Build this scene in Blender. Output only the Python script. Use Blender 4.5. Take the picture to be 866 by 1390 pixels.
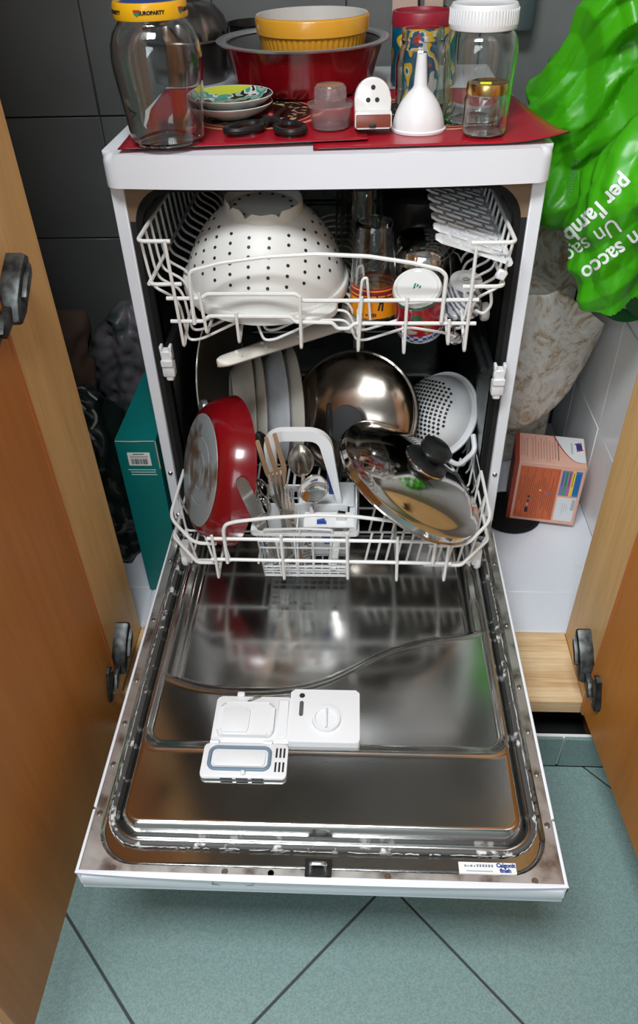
import bpy, bmesh, math, random
from mathutils import Vector, Matrix, noise
from mathutils.bvhtree import BVHTree
import numpy as np

for _o in list(bpy.data.objects):
    bpy.data.objects.remove(_o)
random.seed(7)
SC = bpy.context.scene
COL = SC.collection
PI = math.pi

# ------------------------------------------------------------------ camera
FPX = 1009.147                                   # focal length in pixels of the 866x1390 frame
CX, CY, CZ = 0.04226, -1.04918, 1.11805
ROWS = ((0.99883938, 0.04066117, -0.02581777),    # camera right
        (-0.00508013, 0.62197257, 0.78302255),    # camera up
        (-0.04789656, 0.7819826, -0.62145726))    # camera forward
PPX, PPY = 433.0, 650.0                          # the photograph is 866x1300 above its caption strip
cam_data = bpy.data.cameras.new('camera')
cam_data.sensor_fit = 'VERTICAL'
cam_data.sensor_height = 36.0
cam_data.lens = FPX / 1390.0 * 36.0
cam_data.shift_y = (PPY - 695.0) / 1390.0
cam_data.clip_start = 0.02
cam = bpy.data.objects.new('camera', cam_data)
COL.objects.link(cam)
_r, _u, _f = (Vector(v) for v in ROWS)
cam.matrix_world = Matrix(((_r.x, _u.x, -_f.x, CX), (_r.y, _u.y, -_f.y, CY), (_r.z, _u.z, -_f.z, CZ), (0, 0, 0, 1)))
SC.camera = cam


def U(px, py, axis, val):
    """photo pixel -> world point on the plane axis = val"""
    d = _r * ((px - PPX) / FPX) + _u * (-(py - PPY) / FPX) + _f
    C = Vector((CX, CY, CZ))
    i = 'xyz'.index(axis)
    return C + d * ((val - C[i]) / d[i])


# ------------------------------------------------------------------ world, lights, exposure
W = bpy.data.worlds.new('world')
SC.world = W
W.use_nodes = True
W.node_tree.nodes['Background'].inputs[0].default_value = (0.75, 0.85, 1.0, 1)
W.node_tree.nodes['Background'].inputs[1].default_value = 0.6


def area_light(name, loc, target, sx, sy, power, color):
    l = bpy.data.lights.new(name, 'AREA')
    l.shape = 'RECTANGLE'
    l.size, l.size_y, l.energy, l.color = sx, sy, power, color
    o = bpy.data.objects.new(name, l)
    COL.objects.link(o)
    o.location = loc
    o.rotation_euler = (Vector(target) - Vector(loc)).to_track_quat('-Z', 'Y').to_euler()
    return o


# the kitchen's ceiling lamp, and daylight entering by the window behind the photographer
area_light('ceiling_lamp_light', (-0.30, -1.12, 2.36), (-0.30, -1.12, 0), 0.9, 0.5, 51, (0.925, 0.968, 1.0))
area_light('window_daylight', (-0.55, -2.54, 1.62), (0.3, 0, 0.5), 1.2, 1.1, 20, (0.86, 0.94, 1.0))
SC.view_settings.view_transform = 'Standard'
SC.view_settings.look = 'None'
SC.view_settings.exposure = 0.22
SC.view_settings.gamma = 1.0
SC.view_settings.use_curve_mapping = False

# ------------------------------------------------------------------ materials
MATS = {}


def mat(name, color, rough=0.5, metal=0.0, spec=0.5, var=0.0, var_scale=8.0, bump=0.0, bump_scale=60.0,
        trans=0.0, ior=1.45, coat=0.0, stretch=None, color2=None, emit=None, sss=0.0, ramp=(0.35, 0.65), rough_var=0.0, detail=6.0,
        alpha=1.0, distort=0.0):
    if name in MATS:
        return MATS[name]
    m = bpy.data.materials.new(name)
    m.use_nodes = True
    nt = m.node_tree
    b = nt.nodes['Principled BSDF']
    b.inputs['Base Color'].default_value = (*color, 1)
    b.inputs['Roughness'].default_value = rough
    b.inputs['Metallic'].default_value = metal
    b.inputs['Specular IOR Level'].default_value = spec
    b.inputs['IOR'].default_value = ior
    b.inputs['Transmission Weight'].default_value = trans
    b.inputs['Coat Weight'].default_value = coat
    b.inputs['Coat Roughness'].default_value = 0.08
    b.inputs['Alpha'].default_value = alpha
    if sss:
        b.inputs['Subsurface Weight'].default_value = sss
        b.inputs['Subsurface Radius'].default_value = (0.01, 0.01, 0.01)
    if emit:
        b.inputs['Emission Color'].default_value = (*emit[0], 1)
        b.inputs['Emission Strength'].default_value = emit[1]
    if var or color2 or bump or rough_var:
        tc = nt.nodes.new('ShaderNodeTexCoord')
        mp = nt.nodes.new('ShaderNodeMapping')
        mp.inputs['Scale'].default_value = stretch or (1, 1, 1)
        nt.links.new(tc.outputs['Object'], mp.inputs[0])
        n = nt.nodes.new('ShaderNodeTexNoise')
        n.inputs['Scale'].default_value = var_scale
        n.inputs['Detail'].default_value = detail
        n.inputs['Distortion'].default_value = distort
        nt.links.new(mp.outputs[0], n.inputs[0])
        if var or color2:
            r = nt.nodes.new('ShaderNodeValToRGB')
            c2 = color2 or tuple(max(0, c * (1 - var)) for c in color)
            r.color_ramp.elements[0].position = ramp[0]
            r.color_ramp.elements[0].color = (*c2, 1)
            r.color_ramp.elements[1].position = ramp[1]
            r.color_ramp.elements[1].color = (*color, 1)
            nt.links.new(n.outputs[0], r.inputs[0])
            nt.links.new(r.outputs[0], b.inputs['Base Color'])
        if rough_var:
            mr = nt.nodes.new('ShaderNodeMapRange')
            mr.inputs[1].default_value, mr.inputs[2].default_value = 0.3, 0.7
            mr.inputs[3].default_value, mr.inputs[4].default_value = max(0.02, rough - rough_var), rough + rough_var
            nt.links.new(n.outputs[0], mr.inputs[0])
            nt.links.new(mr.outputs[0], b.inputs['Roughness'])
        if bump:
            n2 = nt.nodes.new('ShaderNodeTexNoise')
            n2.inputs['Scale'].default_value = bump_scale
            n2.inputs['Detail'].default_value = 4
            nt.links.new(mp.outputs[0], n2.inputs[0])
            bp = nt.nodes.new('ShaderNodeBump')
            bp.inputs['Strength'].default_value = bump
            bp.inputs['Distance'].default_value = 0.002
            nt.links.new(n2.outputs[0], bp.inputs['Height'])
            nt.links.new(bp.outputs[0], b.inputs['Normal'])
    MATS[name] = m
    return m


def wood(name, c1, c2, axis='z', scale=28.0, rough=0.45, lo=0.3, hi=0.72):
    m = bpy.data.materials.new(name)
    m.use_nodes = True
    nt = m.node_tree
    b = nt.nodes['Principled BSDF']
    tc = nt.nodes.new('ShaderNodeTexCoord')
    mp = nt.nodes.new('ShaderNodeMapping')
    s = [1.0, 1.0, 1.0]
    s['xyz'.index(axis)] = 0.055
    mp.inputs['Scale'].default_value = s
    nt.links.new(tc.outputs['Object'], mp.inputs[0])
    n = nt.nodes.new('ShaderNodeTexNoise')
    n.inputs['Scale'].default_value = scale
    n.inputs['Detail'].default_value = 8
    n.inputs['Roughness'].default_value = 0.62
    n.inputs['Distortion'].default_value = 0.35
    nt.links.new(mp.outputs[0], n.inputs[0])
    fine = nt.nodes.new('ShaderNodeTexNoise')
    fine.inputs['Scale'].default_value = scale * 9
    fine.inputs['Detail'].default_value = 3
    nt.links.new(mp.outputs[0], fine.inputs[0])
    mx = nt.nodes.new('ShaderNodeMath')
    mx.operation = 'MULTIPLY_ADD'
    mx.inputs[1].default_value = 0.35
    nt.links.new(fine.outputs[0], mx.inputs[0])
    sc = nt.nodes.new('ShaderNodeMath')
    sc.operation = 'MULTIPLY'
    sc.inputs[1].default_value = 0.65
    nt.links.new(n.outputs[0], sc.inputs[0])
    nt.links.new(sc.outputs[0], mx.inputs[2])
    r = nt.nodes.new('ShaderNodeValToRGB')
    r.color_ramp.elements[0].position = lo
    r.color_ramp.elements[0].color = (*c2, 1)
    r.color_ramp.elements[1].position = hi
    r.color_ramp.elements[1].color = (*c1, 1)
    nt.links.new(mx.outputs[0], r.inputs[0])
    nt.links.new(r.outputs[0], b.inputs['Base Color'])
    b.inputs['Roughness'].default_value = rough
    MATS[name] = m
    return m


def pattern_material(name, build, rough=0.4, **kw):
    """material whose base colour is made by build(nodes, links, texcoord) -> colour socket"""
    m = mat(name, (0.5, 0.5, 0.5), rough, **kw)
    nt = m.node_tree
    tc = nt.nodes.new('ShaderNodeTexCoord')
    s = build(nt.nodes, nt.links, tc)
    nt.links.new(s, nt.nodes['Principled BSDF'].inputs['Base Color'])
    return m


def ramp_node(nodes, stops, interp='LINEAR'):
    r = nodes.new('ShaderNodeValToRGB')
    e = r.color_ramp.elements
    r.color_ramp.interpolation = interp
    while len(e) < len(stops):
        e.new(0.5)
    for i, (p, c) in enumerate(stops):
        e[i].position = p
        e[i].color = (*c, 1)
    return r


mat('enamel', (0.78, 0.80, 0.85), 0.22, coat=0.4)
mat('enamel_edge', (0.62, 0.64, 0.66), 0.35, var=0.12, var_scale=14)
mat('wire_white', (0.78, 0.78, 0.76), 0.35, var=0.06, var_scale=30)
mat('plastic_white', (0.74, 0.75, 0.76), 0.35)
mat('plastic_old', (0.72, 0.70, 0.63), 0.38, var=0.12, var_scale=10)
mat('basket_grey', (0.74, 0.76, 0.76), 0.4)
mat('steel_door', (0.56, 0.565, 0.55), 0.15, metal=1.0, rough_var=0.05, var_scale=5, bump=0.012, bump_scale=260)
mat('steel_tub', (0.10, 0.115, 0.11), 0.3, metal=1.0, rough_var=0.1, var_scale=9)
mat('steel', (0.62, 0.60, 0.57), 0.16, metal=1.0, rough_var=0.06, var_scale=6)
mat('steel_polished', (0.62, 0.60, 0.57), 0.09, metal=1.0, bump=0.01, bump_scale=30)
mat('steel_worn', (0.50, 0.44, 0.38), 0.2, metal=1.0, rough_var=0.06, var_scale=6, var=0.25)
mat('steel_flange', (0.52, 0.51, 0.49), 0.38, metal=0.85, rough_var=0.12, var_scale=30, color2=(0.17, 0.13, 0.10), ramp=(0.28, 0.5))
mat('rubber', (0.008, 0.009, 0.009), 0.7, spec=0.2)
mat('gasket', (0.06, 0.061, 0.06), 0.5, color2=(0.6, 0.6, 0.58), var_scale=60, ramp=(0.36, 0.43), detail=12)
mat('black_plastic', (0.012, 0.013, 0.014), 0.32)
mat('dark_gap', (0.012, 0.013, 0.013), 0.8, spec=0.2)
mat('screw', (0.38, 0.36, 0.34), 0.3, metal=1.0)
mat('rust', (0.11, 0.065, 0.035), 0.8, var=0.6, var_scale=40)
mat('glass', (0.97, 0.985, 0.98), 0.015, trans=1.0, ior=1.5)
mat('glass_green', (0.90, 0.95, 0.92), 0.02, trans=1.0, ior=1.42)
mat('clear_plastic', (0.93, 0.88, 0.88), 0.12, trans=0.93, ior=1.3)
mat('colander_plastic', (0.70, 0.70, 0.67), 0.42)
mat('porcelain', (0.70, 0.70, 0.68), 0.16, coat=0.3)
mat('porcelain_cream', (0.66, 0.62, 0.54), 0.2, coat=0.3, var=0.1, var_scale=5)
mat('porcelain_blue', (0.62, 0.66, 0.70), 0.2, coat=0.3, var=0.15, var_scale=40)
mat('enamel_red', (0.22, 0.004, 0.008), 0.2, coat=0.3, var=0.25, var_scale=5)
mat('pan_base', (0.36, 0.39, 0.41), 0.5, metal=0.35, color2=(0.15, 0.09, 0.05), var_scale=17, ramp=(0.40, 0.54))
mat('nonstick', (0.035, 0.033, 0.031), 0.35, metal=0.3)
mat('dark_metal', (0.07, 0.066, 0.062), 0.3, metal=0.8)
mat('tin_grey', (0.16, 0.16, 0.165), 0.3, metal=0.6)
mat('rim_grey', (0.55, 0.56, 0.57), 0.3, metal=0.8)
mat('yellow_ceramic', (0.70, 0.33, 0.03), 0.28, coat=0.3)
mat('ceramic_inner', (0.60, 0.57, 0.53), 0.4)
mat('gold', (0.62, 0.42, 0.16), 0.25, metal=1.0)
mat('lid_yellow', (0.78, 0.42, 0.01), 0.3, coat=0.3)
mat('ink_black', (0.015, 0.015, 0.015), 0.5)
mat('ink_white', (0.82, 0.84, 0.82), 0.5)
mat('ink_red', (0.5, 0.02, 0.02), 0.5)
mat('ink_blue', (0.02, 0.05, 0.22), 0.5)
mat('ink_green', (0.01, 0.22, 0.10), 0.5)
mat('ink_teal', (0.45, 0.66, 0.62), 0.5)
mat('sticker_yellow', (0.78, 0.88, 0.02), 0.5)
mat('sticker_white', (0.78, 0.78, 0.76), 0.5, var=0.05)
mat('red_lid', (0.30, 0.012, 0.03), 0.4)
mat('bag_green', (0.055, 0.40, 0.004), 0.36, var=0.4, var_scale=6)
mat('bag_green_dark', (0.008, 0.105, 0.022), 0.3, coat=0.2, var=0.3, var_scale=7)
mat('teal_card', (0.0, 0.165, 0.155), 0.42, var=0.12, var_scale=6)
mat('teal_dark', (0.0, 0.06, 0.055), 0.5)
mat('card_worn', (0.45, 0.40, 0.33), 0.8)
mat('card_red', (0.30, 0.04, 0.02), 0.5)
mat('card_orange', (0.62, 0.13, 0.045), 0.5)
mat('card_pink', (0.76, 0.42, 0.32), 0.5)
mat('card_white', (0.74, 0.74, 0.74), 0.5)
for nm, c in (('card_violet', (0.22, 0.18, 0.45)), ('card_green', (0.06, 0.33, 0.16)), ('card_magenta', (0.5, 0.12, 0.42)),
              ('card_yellow', (0.85, 0.62, 0.03)), ('card_blue', (0.02, 0.2, 0.5))):
    mat(nm, c, 0.5)
mat('bag_dark', (0.012, 0.02, 0.018), 0.3, coat=0.2)
mat('bag_lilac', (0.17, 0.145, 0.17), 0.4, color2=(0.035, 0.055, 0.05), var_scale=22)
mat('paper_brown', (0.14, 0.085, 0.06), 0.8)
mat('box_maroon', (0.05, 0.006, 0.012), 0.6)
mat('tile_grey', (0.165, 0.175, 0.168), 0.32, var=0.16, var_scale=6, bump=0.05, bump_scale=30)
mat('tile_white', (0.88, 0.89, 0.90), 0.22, var=0.05, var_scale=8)
mat('tile_shelf', (0.74, 0.77, 0.82), 0.3, color2=(0.64, 0.66, 0.69), var_scale=9, ramp=(0.25, 0.4))
mat('tile_sea', (0.205, 0.30, 0.285), 0.42, color2=(0.145, 0.225, 0.215), var_scale=420, ramp=(0.35, 0.65), detail=1)
mat('grout_dark', (0.05, 0.055, 0.055), 0.9)
mat('grout_light', (0.74, 0.74, 0.73), 0.9)
mat('plaster', (0.46, 0.47, 0.47), 0.8, var=0.06)
mat('hinge_metal', (0.085, 0.09, 0.088), 0.42, metal=0.8, color2=(0.02, 0.021, 0.021), var_scale=60)
mat('card_socket', (0.56, 0.40, 0.33), 0.5)
mat('lamp_glow', (0.9, 0.9, 0.88), 0.5, emit=((1.0, 0.97, 0.92), 2.0))
mat('seal_blue', (0.15, 0.22, 0.29), 0.5)
wood('jamb_wood', (0.82, 0.53, 0.22), (0.58, 0.33, 0.11), 'z', 26)
wood('door_veneer', (0.55, 0.215, 0.036), (0.38, 0.125, 0.017), 'z', 9, 0.42)
wood('pine', (0.82, 0.62, 0.38), (0.60, 0.38, 0.18), 'x', 24, 0.5, 0.40, 0.58)
wood('cabinet_brown', (0.26, 0.15, 0.08), (0.17, 0.09, 0.045), 'x', 12, 0.5)


def _marble(N, L, tc):
    mp = N.new('ShaderNodeMapping')
    L.new(tc.outputs['Object'], mp.inputs[0])
    n1 = N.new('ShaderNodeTexNoise')
    n1.inputs['Scale'].default_value = 13
    n1.inputs['Detail'].default_value = 10
    n1.inputs['Roughness'].default_value = 0.72
    n1.inputs['Distortion'].default_value = 2.2
    L.new(mp.outputs[0], n1.inputs[0])
    r = ramp_node(N, [(0.35, (0.33, 0.20, 0.09)), (0.43, (0.52, 0.41, 0.28)), (0.50, (0.72, 0.67, 0.59)), (0.64, (0.84, 0.82, 0.78))])
    L.new(n1.outputs[0], r.inputs[0])
    return r.outputs[0]


pattern_material('oilcloth', _marble, 0.38)


def _mat_print(N, L, tc):
    # printed table mat: black disc with beige and red rings on red ground, beige lettering-like marks in the band
    sp = N.new('ShaderNodeVectorMath')
    sp.operation = 'LENGTH'
    L.new(tc.outputs['Object'], sp.inputs[0])
    d = sp.outputs['Value']
    red, blk, bei = (0.36, 0.006, 0.018), (0.012, 0.010, 0.010), (0.62, 0.42, 0.22)
    S = 1 / 0.3
    r = ramp_node(N, [(0, blk), (0.086 * S, red), (0.0885 * S, bei), (0.091 * S, blk), (0.092 * S, red), (0.100 * S, bei), (0.106 * S, red)], 'CONSTANT')
    mul = N.new('ShaderNodeMath')
    mul.operation = 'MULTIPLY'
    mul.inputs[1].default_value = S
    L.new(d, mul.inputs[0])
    L.new(mul.outputs[0], r.inputs[0])
    # marks
    vo = N.new('ShaderNodeTexVoronoi')
    vo.inputs['Scale'].default_value = 62
    L.new(tc.outputs['Object'], vo.inputs['Vector'])
    no = N.new('ShaderNodeTexNoise')
    no.inputs['Scale'].default_value = 90
    L.new(tc.outputs['Object'], no.inputs['Vector'])
    gt = N.new('ShaderNodeMath')
    gt.operation = 'GREATER_THAN'
    gt.inputs[1].default_value = 0.585
    L.new(no.outputs[0], gt.inputs[0])
    ins = N.new('ShaderNodeMath')
    ins.operation = 'LESS_THAN'
    ins.inputs[1].default_value = 0.083
    L.new(d, ins.inputs[0])
    ins2 = N.new('ShaderNodeMath')
    ins2.operation = 'GREATER_THAN'
    ins2.inputs[1].default_value = 0.055
    L.new(d, ins2.inputs[0])
    m1 = N.new('ShaderNodeMath'); m1.operation = 'MULTIPLY'
    m2 = N.new('ShaderNodeMath'); m2.operation = 'MULTIPLY'
    L.new(gt.outputs[0], m1.inputs[0]); L.new(ins.outputs[0], m1.inputs[1])
    L.new(m1.outputs[0], m2.inputs[0]); L.new(ins2.outputs[0], m2.inputs[1])
    mix = N.new('ShaderNodeMix')
    mix.data_type = 'RGBA'
    L.new(m2.outputs[0], mix.inputs[0])
    L.new(r.outputs[0], mix.inputs[6])
    mix.inputs[7].default_value = (*bei, 1)
    return mix.outputs[2]


pattern_material('mat_print', _mat_print, 0.28, coat=0.15)


def _saucer(N, L, tc):
    n1 = N.new('ShaderNodeTexVoronoi')
    n1.inputs['Scale'].default_value = 34
    mp = N.new('ShaderNodeMapping')
    L.new(tc.outputs['Object'], mp.inputs[0])
    n0 = N.new('ShaderNodeTexNoise')
    n0.inputs['Scale'].default_value = 26
    n0.inputs['Detail'].default_value = 2
    L.new(mp.outputs[0], n0.inputs[0])
    r = ramp_node(N, [(0, (0.012, 0.016, 0.016)), (0.42, (0.30, 0.40, 0.31)), (0.50, (0.05, 0.30, 0.26)), (0.55, (0.62, 0.62, 0.58)), (0.585, (0.015, 0.02, 0.02)), (0.66, (0.36, 0.45, 0.36))], 'CONSTANT')
    L.new(n0.outputs[0], r.inputs[0])
    sx = N.new('ShaderNodeSeparateXYZ')
    L.new(tc.outputs['Object'], sx.inputs[0])
    gt = N.new('ShaderNodeMath'); gt.operation = 'GREATER_THAN'; gt.inputs[1].default_value = 0.045
    L.new(sx.outputs[1], gt.inputs[0])
    mix = N.new('ShaderNodeMix'); mix.data_type = 'RGBA'
    L.new(gt.outputs[0], mix.inputs[0])
    L.new(r.outputs[0], mix.inputs[6])
    mix.inputs[7].default_value = (0.50, 0.56, 0.05, 1)
    return mix.outputs[2]


pattern_material('saucer_print', _saucer, 0.2, coat=0.3)


def _mug(N, L, tc):
    # apple-red picture band, green top line, blue gingham band near the lip; z = 0 at the lip
    sx = N.new('ShaderNodeSeparateXYZ')
    L.new(tc.outputs['Object'], sx.inputs[0])
    n0 = N.new('ShaderNodeTexVoronoi')
    n0.inputs['Scale'].default_value = 62
    L.new(tc.outputs['Object'], n0.inputs['Vector'])
    pic = ramp_node(N, [(0, (0.42, 0.012, 0.02)), (0.40, (0.34, 0.01, 0.02)), (0.62, (0.02, 0.12, 0.06)), (0.70, (0.30, 0.13, 0.03)), (0.78, (0.5, 0.47, 0.42)), (0.82, (0.40, 0.012, 0.02))], 'CONSTANT')
    sc = N.new('ShaderNodeSeparateColor')
    L.new(n0.outputs['Color'], sc.inputs[0])
    L.new(sc.outputs[0], pic.inputs[0])
    ch = N.new('ShaderNodeTexChecker')
    ch.inputs['Scale'].default_value = 150
    ch.inputs['Color1'].default_value = (0.03, 0.10, 0.42, 1)
    ch.inputs['Color2'].default_value = (0.65, 0.68, 0.74, 1)
    L.new(tc.outputs['Object'], ch.inputs['Vector'])
    lt = N.new('ShaderNodeMath'); lt.operation = 'LESS_THAN'; lt.inputs[1].default_value = 0.017
    L.new(sx.outputs[2], lt.inputs[0])
    mix = N.new('ShaderNodeMix'); mix.data_type = 'RGBA'
    L.new(lt.outputs[0], mix.inputs[0]); L.new(pic.outputs[0], mix.inputs[6]); L.new(ch.outputs[0], mix.inputs[7])
    gt = N.new('ShaderNodeMath'); gt.operation = 'GREATER_THAN'; gt.inputs[1].default_value = 0.077
    L.new(sx.outputs[2], gt.inputs[0])
    mix2 = N.new('ShaderNodeMix'); mix2.data_type = 'RGBA'
    L.new(gt.outputs[0], mix2.inputs[0]); L.new(mix.outputs[2], mix2.inputs[6]); mix2.inputs[7].default_value = (0.01, 0.13, 0.08, 1)
    return mix2.outputs[2]


pattern_material('mug_print', _mug, 0.22, coat=0.3)


def _cup(N, L, tc):
    w = N.new('ShaderNodeTexWave')
    w.inputs['Scale'].default_value = 34
    w.inputs['Distortion'].default_value = 9
    w.inputs['Detail'].default_value = 3
    mp = N.new('ShaderNodeMapping')
    mp.inputs['Rotation'].default_value = (0.5, 0.6, 0.2)
    L.new(tc.outputs['Object'], mp.inputs[0])
    L.new(mp.outputs[0], w.inputs[0])
    r = ramp_node(N, [(0.25, (0.13, 0.15, 0.18)), (0.5, (0.55, 0.57, 0.60)), (0.8, (0.70, 0.71, 0.72))])
    L.new(w.outputs[0], r.inputs[0])
    return r.outputs[0]


pattern_material('cup_print', _cup, 0.2, coat=0.3)


def _tumbler(N, L, tc):
    # printed orange band; z = 0 at the lip
    sx = N.new('ShaderNodeSeparateXYZ')
    L.new(tc.outputs['Object'], sx.inputs[0])
    mul = N.new('ShaderNodeMath'); mul.operation = 'MULTIPLY'; mul.inputs[1].default_value = 1 / 0.06
    L.new(sx.outputs[2], mul.inputs[0])
    org, red = (0.72, 0.25, 0.008), (0.22, 0.015, 0.03)
    r = ramp_node(N, [(0, org), (0.55, red), (0.60, org), (0.64, red), (0.74, org), (0.78, red), (0.83, org)], 'CONSTANT')
    L.new(mul.outputs[0], r.inputs[0])
    return r.outputs[0]


pattern_material('tumbler_print', _tumbler, 0.2)


def _tin(N, L, tc):
    v = N.new('ShaderNodeTexNoise')
    v.inputs['Scale'].default_value = 27
    v.inputs['Detail'].default_value = 1.0
    L.new(tc.outputs['Object'], v.inputs['Vector'])
    r = ramp_node(N, [(0, (0.0, 0.09, 0.17)), (0.42, (0.0, 0.11, 0.19)), (0.50, (0.72, 0.44, 0.015)), (0.585, (0.60, 0.60, 0.55)), (0.63, (0.0, 0.10, 0.18)), (0.72, (0.45, 0.03, 0.03))], 'CONSTANT')
    L.new(v.outputs[0], r.inputs[0])
    return r.outputs[0]


pattern_material('tin_print', _tin, 0.35)

# ------------------------------------------------------------------ mesh helpers
class G:
    """collects vertices and faces of one mesh"""

    def __init__(self):
        self.v, self.f = [], []

    def add(self, v, f, mx=None):
        o = len(self.v)
        self.v += [tuple(mx @ Vector(p)) for p in v] if mx is not None else [tuple(p) for p in v]
        self.f += [tuple(i + o for i in q) for q in f]
        return self

    def box(self, x0, x1, y0, y1, z0, z1, bev=0.0, seg=2, mx=None):
        bm = bmesh.new()
        bmesh.ops.create_cube(bm, size=1.0)
        for v in bm.verts:
            v.co = Vector((x0 + (v.co.x + .5) * (x1 - x0), y0 + (v.co.y + .5) * (y1 - y0), z0 + (v.co.z + .5) * (z1 - z0)))
        if bev:
            bmesh.ops.bevel(bm, geom=list(bm.edges), offset=bev, segments=seg, affect='EDGES', profile=0.5)
        bm.verts.index_update()
        self.add([v.co[:] for v in bm.verts], [[v.index for v in f.verts] for f in bm.faces], mx)
        bm.free()
        return self

    def prism(self, pts, z0, z1, bev=0.0, mx=None, seg=2):
        """outline in xy (counter-clockwise) extruded from z0 to z1"""
        bm = bmesh.new()
        lo = [bm.verts.new((p[0], p[1], z0)) for p in pts]
        hi = [bm.verts.new((p[0], p[1], z1)) for p in pts]
        n = len(pts)
        bm.faces.new(lo[::-1])
        top = bm.faces.new(hi)
        for i in range(n):
            bm.faces.new((lo[i], lo[(i + 1) % n], hi[(i + 1) % n], hi[i]))
        if bev:
            bmesh.ops.bevel(bm, geom=list(top.edges), offset=bev, segments=seg, affect='EDGES', profile=0.5)
        bm.verts.index_update()
        self.add([v.co[:] for v in bm.verts], [[v.index for v in f.verts] for f in bm.faces], mx)
        bm.free()
        return self

    def lathe(self, prof, seg=40, mx=None, closed=False, ang=2 * PI):
        """prof: list of (r, z); revolved about z"""
        v, f, rings = [], [], []
        full = abs(ang - 2 * PI) < 1e-6
        m = seg if full else seg + 1
        for r, z in prof:
            if r < 1e-6:
                rings.append([len(v)] * m)
                v.append((0, 0, z))
            else:
                rings.append(list(range(len(v), len(v) + m)))
                v += [(r * math.cos(ang * k / seg), r * math.sin(ang * k / seg), z) for k in range(m)]
        pairs = list(zip(rings[:-1], rings[1:]))
        if closed:
            pairs.append((rings[-1], rings[0]))
        for a, b in pairs:
            for k in range(seg):
                k2 = (k + 1) % m
                q = [a[k], a[k2], b[k2], b[k]]
                q2 = []
                for i in q:
                    if i not in q2:
                        q2.append(i)
                if len(q2) >= 3:
                    f.append(q2)
        return self.add(v, f, mx)

    def tube(self, path, r, n=7, closed=False, mx=None):
        P = [Vector(p) for p in path]
        m = len(P)
        rr = r if isinstance(r, (list, tuple)) else [r] * m
        T = []
        for i in range(m):
            a = P[(i - 1) % m] if (closed or i > 0) else P[i]
            b = P[(i + 1) % m] if (closed or i < m - 1) else P[i]
            t = (b - a)
            T.append(t.normalized() if t.length > 1e-9 else Vector((0, 0, 1)))
        nrm = T[0].orthogonal().normalized()
        v, f = [], []
        for i in range(m):
            nrm = (nrm - T[i] * nrm.dot(T[i]))
            nrm = nrm.normalized() if nrm.length > 1e-6 else T[i].orthogonal().normalized()
            bi = T[i].cross(nrm)
            # keep the tube's width in bends
            k = 1.0
            if (closed or 0 < i < m - 1):
                c = (P[i] - P[i - 1]).normalized().dot(T[i])
                k = 1 / max(c, 0.6)
            for j in range(n):
                a = 2 * PI * j / n
                v.append(P[i] + (nrm * math.cos(a) + bi * math.sin(a)) * rr[i] * (1 + (k - 1) * 0.5))
        for i in range(m if closed else m - 1):
            i2 = (i + 1) % m
            for j in range(n):
                j2 = (j + 1) % n
                f.append((i * n + j, i * n + j2, i2 * n + j2, i2 * n + j))
        if not closed:
            f.append(tuple(range(n))[::-1])
            f.append(tuple((m - 1) * n + j for j in range(n)))
        return self.add(v, f, mx)

    def grid(self, fn, nu, nv, mx=None, wrap_u=False):
        """fn(u, v) -> point for u, v in 0..1"""
        v = []
        cu = nu if wrap_u else nu + 1
        for j in range(nv + 1):
            for i in range(cu):
                v.append(fn(i / nu, j / nv))
        f = []
        for j in range(nv):
            for i in range(nu):
                i2 = (i + 1) % cu
                f.append((j * cu + i, j * cu + i2, (j + 1) * cu + i2, (j + 1) * cu + i))
        return self.add(v, f, mx)

    def mesh(self, name, angle=40, smooth=True):
        me = bpy.data.meshes.new(name)
        me.from_pydata(self.v, [], self.f)
        bm = bmesh.new()
        bm.from_mesh(me)
        bmesh.ops.recalc_face_normals(bm, faces=bm.faces)
        bm.to_mesh(me)
        bm.free()
        if smooth:
            me.polygons.foreach_set('use_smooth', [True] * len(me.polygons))
            me.set_sharp_from_angle(angle=math.radians(angle))
        me.update()
        return me


def TR(loc=(0, 0, 0), rot=(0, 0, 0), sc=1.0):
    from mathutils import Euler
    return Matrix.Translation(loc) @ Euler(rot).to_matrix().to_4x4() @ Matrix.Scale(sc, 4)


def axis_mx(loc, n, roll=0.0):
    """matrix whose z axis points along n"""
    q = Vector(n).normalized().to_track_quat('Z', 'Y')
    return Matrix.Translation(loc) @ q.to_matrix().to_4x4() @ Matrix.Rotation(roll, 4, 'Z')


def fillet(pts, r, n=4):
    """round the inner corners of a polyline"""
    P = [Vector(p) for p in pts]
    out = [P[0]]
    for i in range(1, len(P) - 1):
        a, b = P[i - 1] - P[i], P[i + 1] - P[i]
        k = min(r, a.length * .48, b.length * .48)
        p0, p1 = P[i] + a.normalized() * k, P[i] + b.normalized() * k
        for j in range(n + 1):
            t = j / n
            out.append(p0 * (1 - t) ** 2 + P[i] * 2 * t * (1 - t) + p1 * t * t)
    out.append(P[-1])
    return out


def rrect(x0, x1, y0, y1, r, n=6):
    """rounded rectangle outline, counter-clockwise"""
    o = []
    for cx, cy, a0 in ((x1 - r, y0 + r, -PI / 2), (x1 - r, y1 - r, 0), (x0 + r, y1 - r, PI / 2), (x0 + r, y0 + r, PI)):
        for k in range(n + 1):
            a = a0 + PI / 2 * k / n
            o.append((cx + r * math.cos(a), cy + r * math.sin(a)))
    return o


def obj(name, g, material, parent=None, mx=None, angle=40, smooth=True):
    me = g.mesh(name, angle, smooth) if isinstance(g, G) else g
    if material and not me.materials:
        me.materials.append(MATS[material] if isinstance(material, str) else material)
    o = bpy.data.objects.new(name, me)
    COL.objects.link(o)
    if parent:
        o.parent = parent
    if mx is not None:
        o.matrix_local = mx
    return o


def tag(o, label, cat, group=None):
    o['label'] = label
    o['category'] = cat
    if group:
        o['group'] = group
    return o


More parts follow.
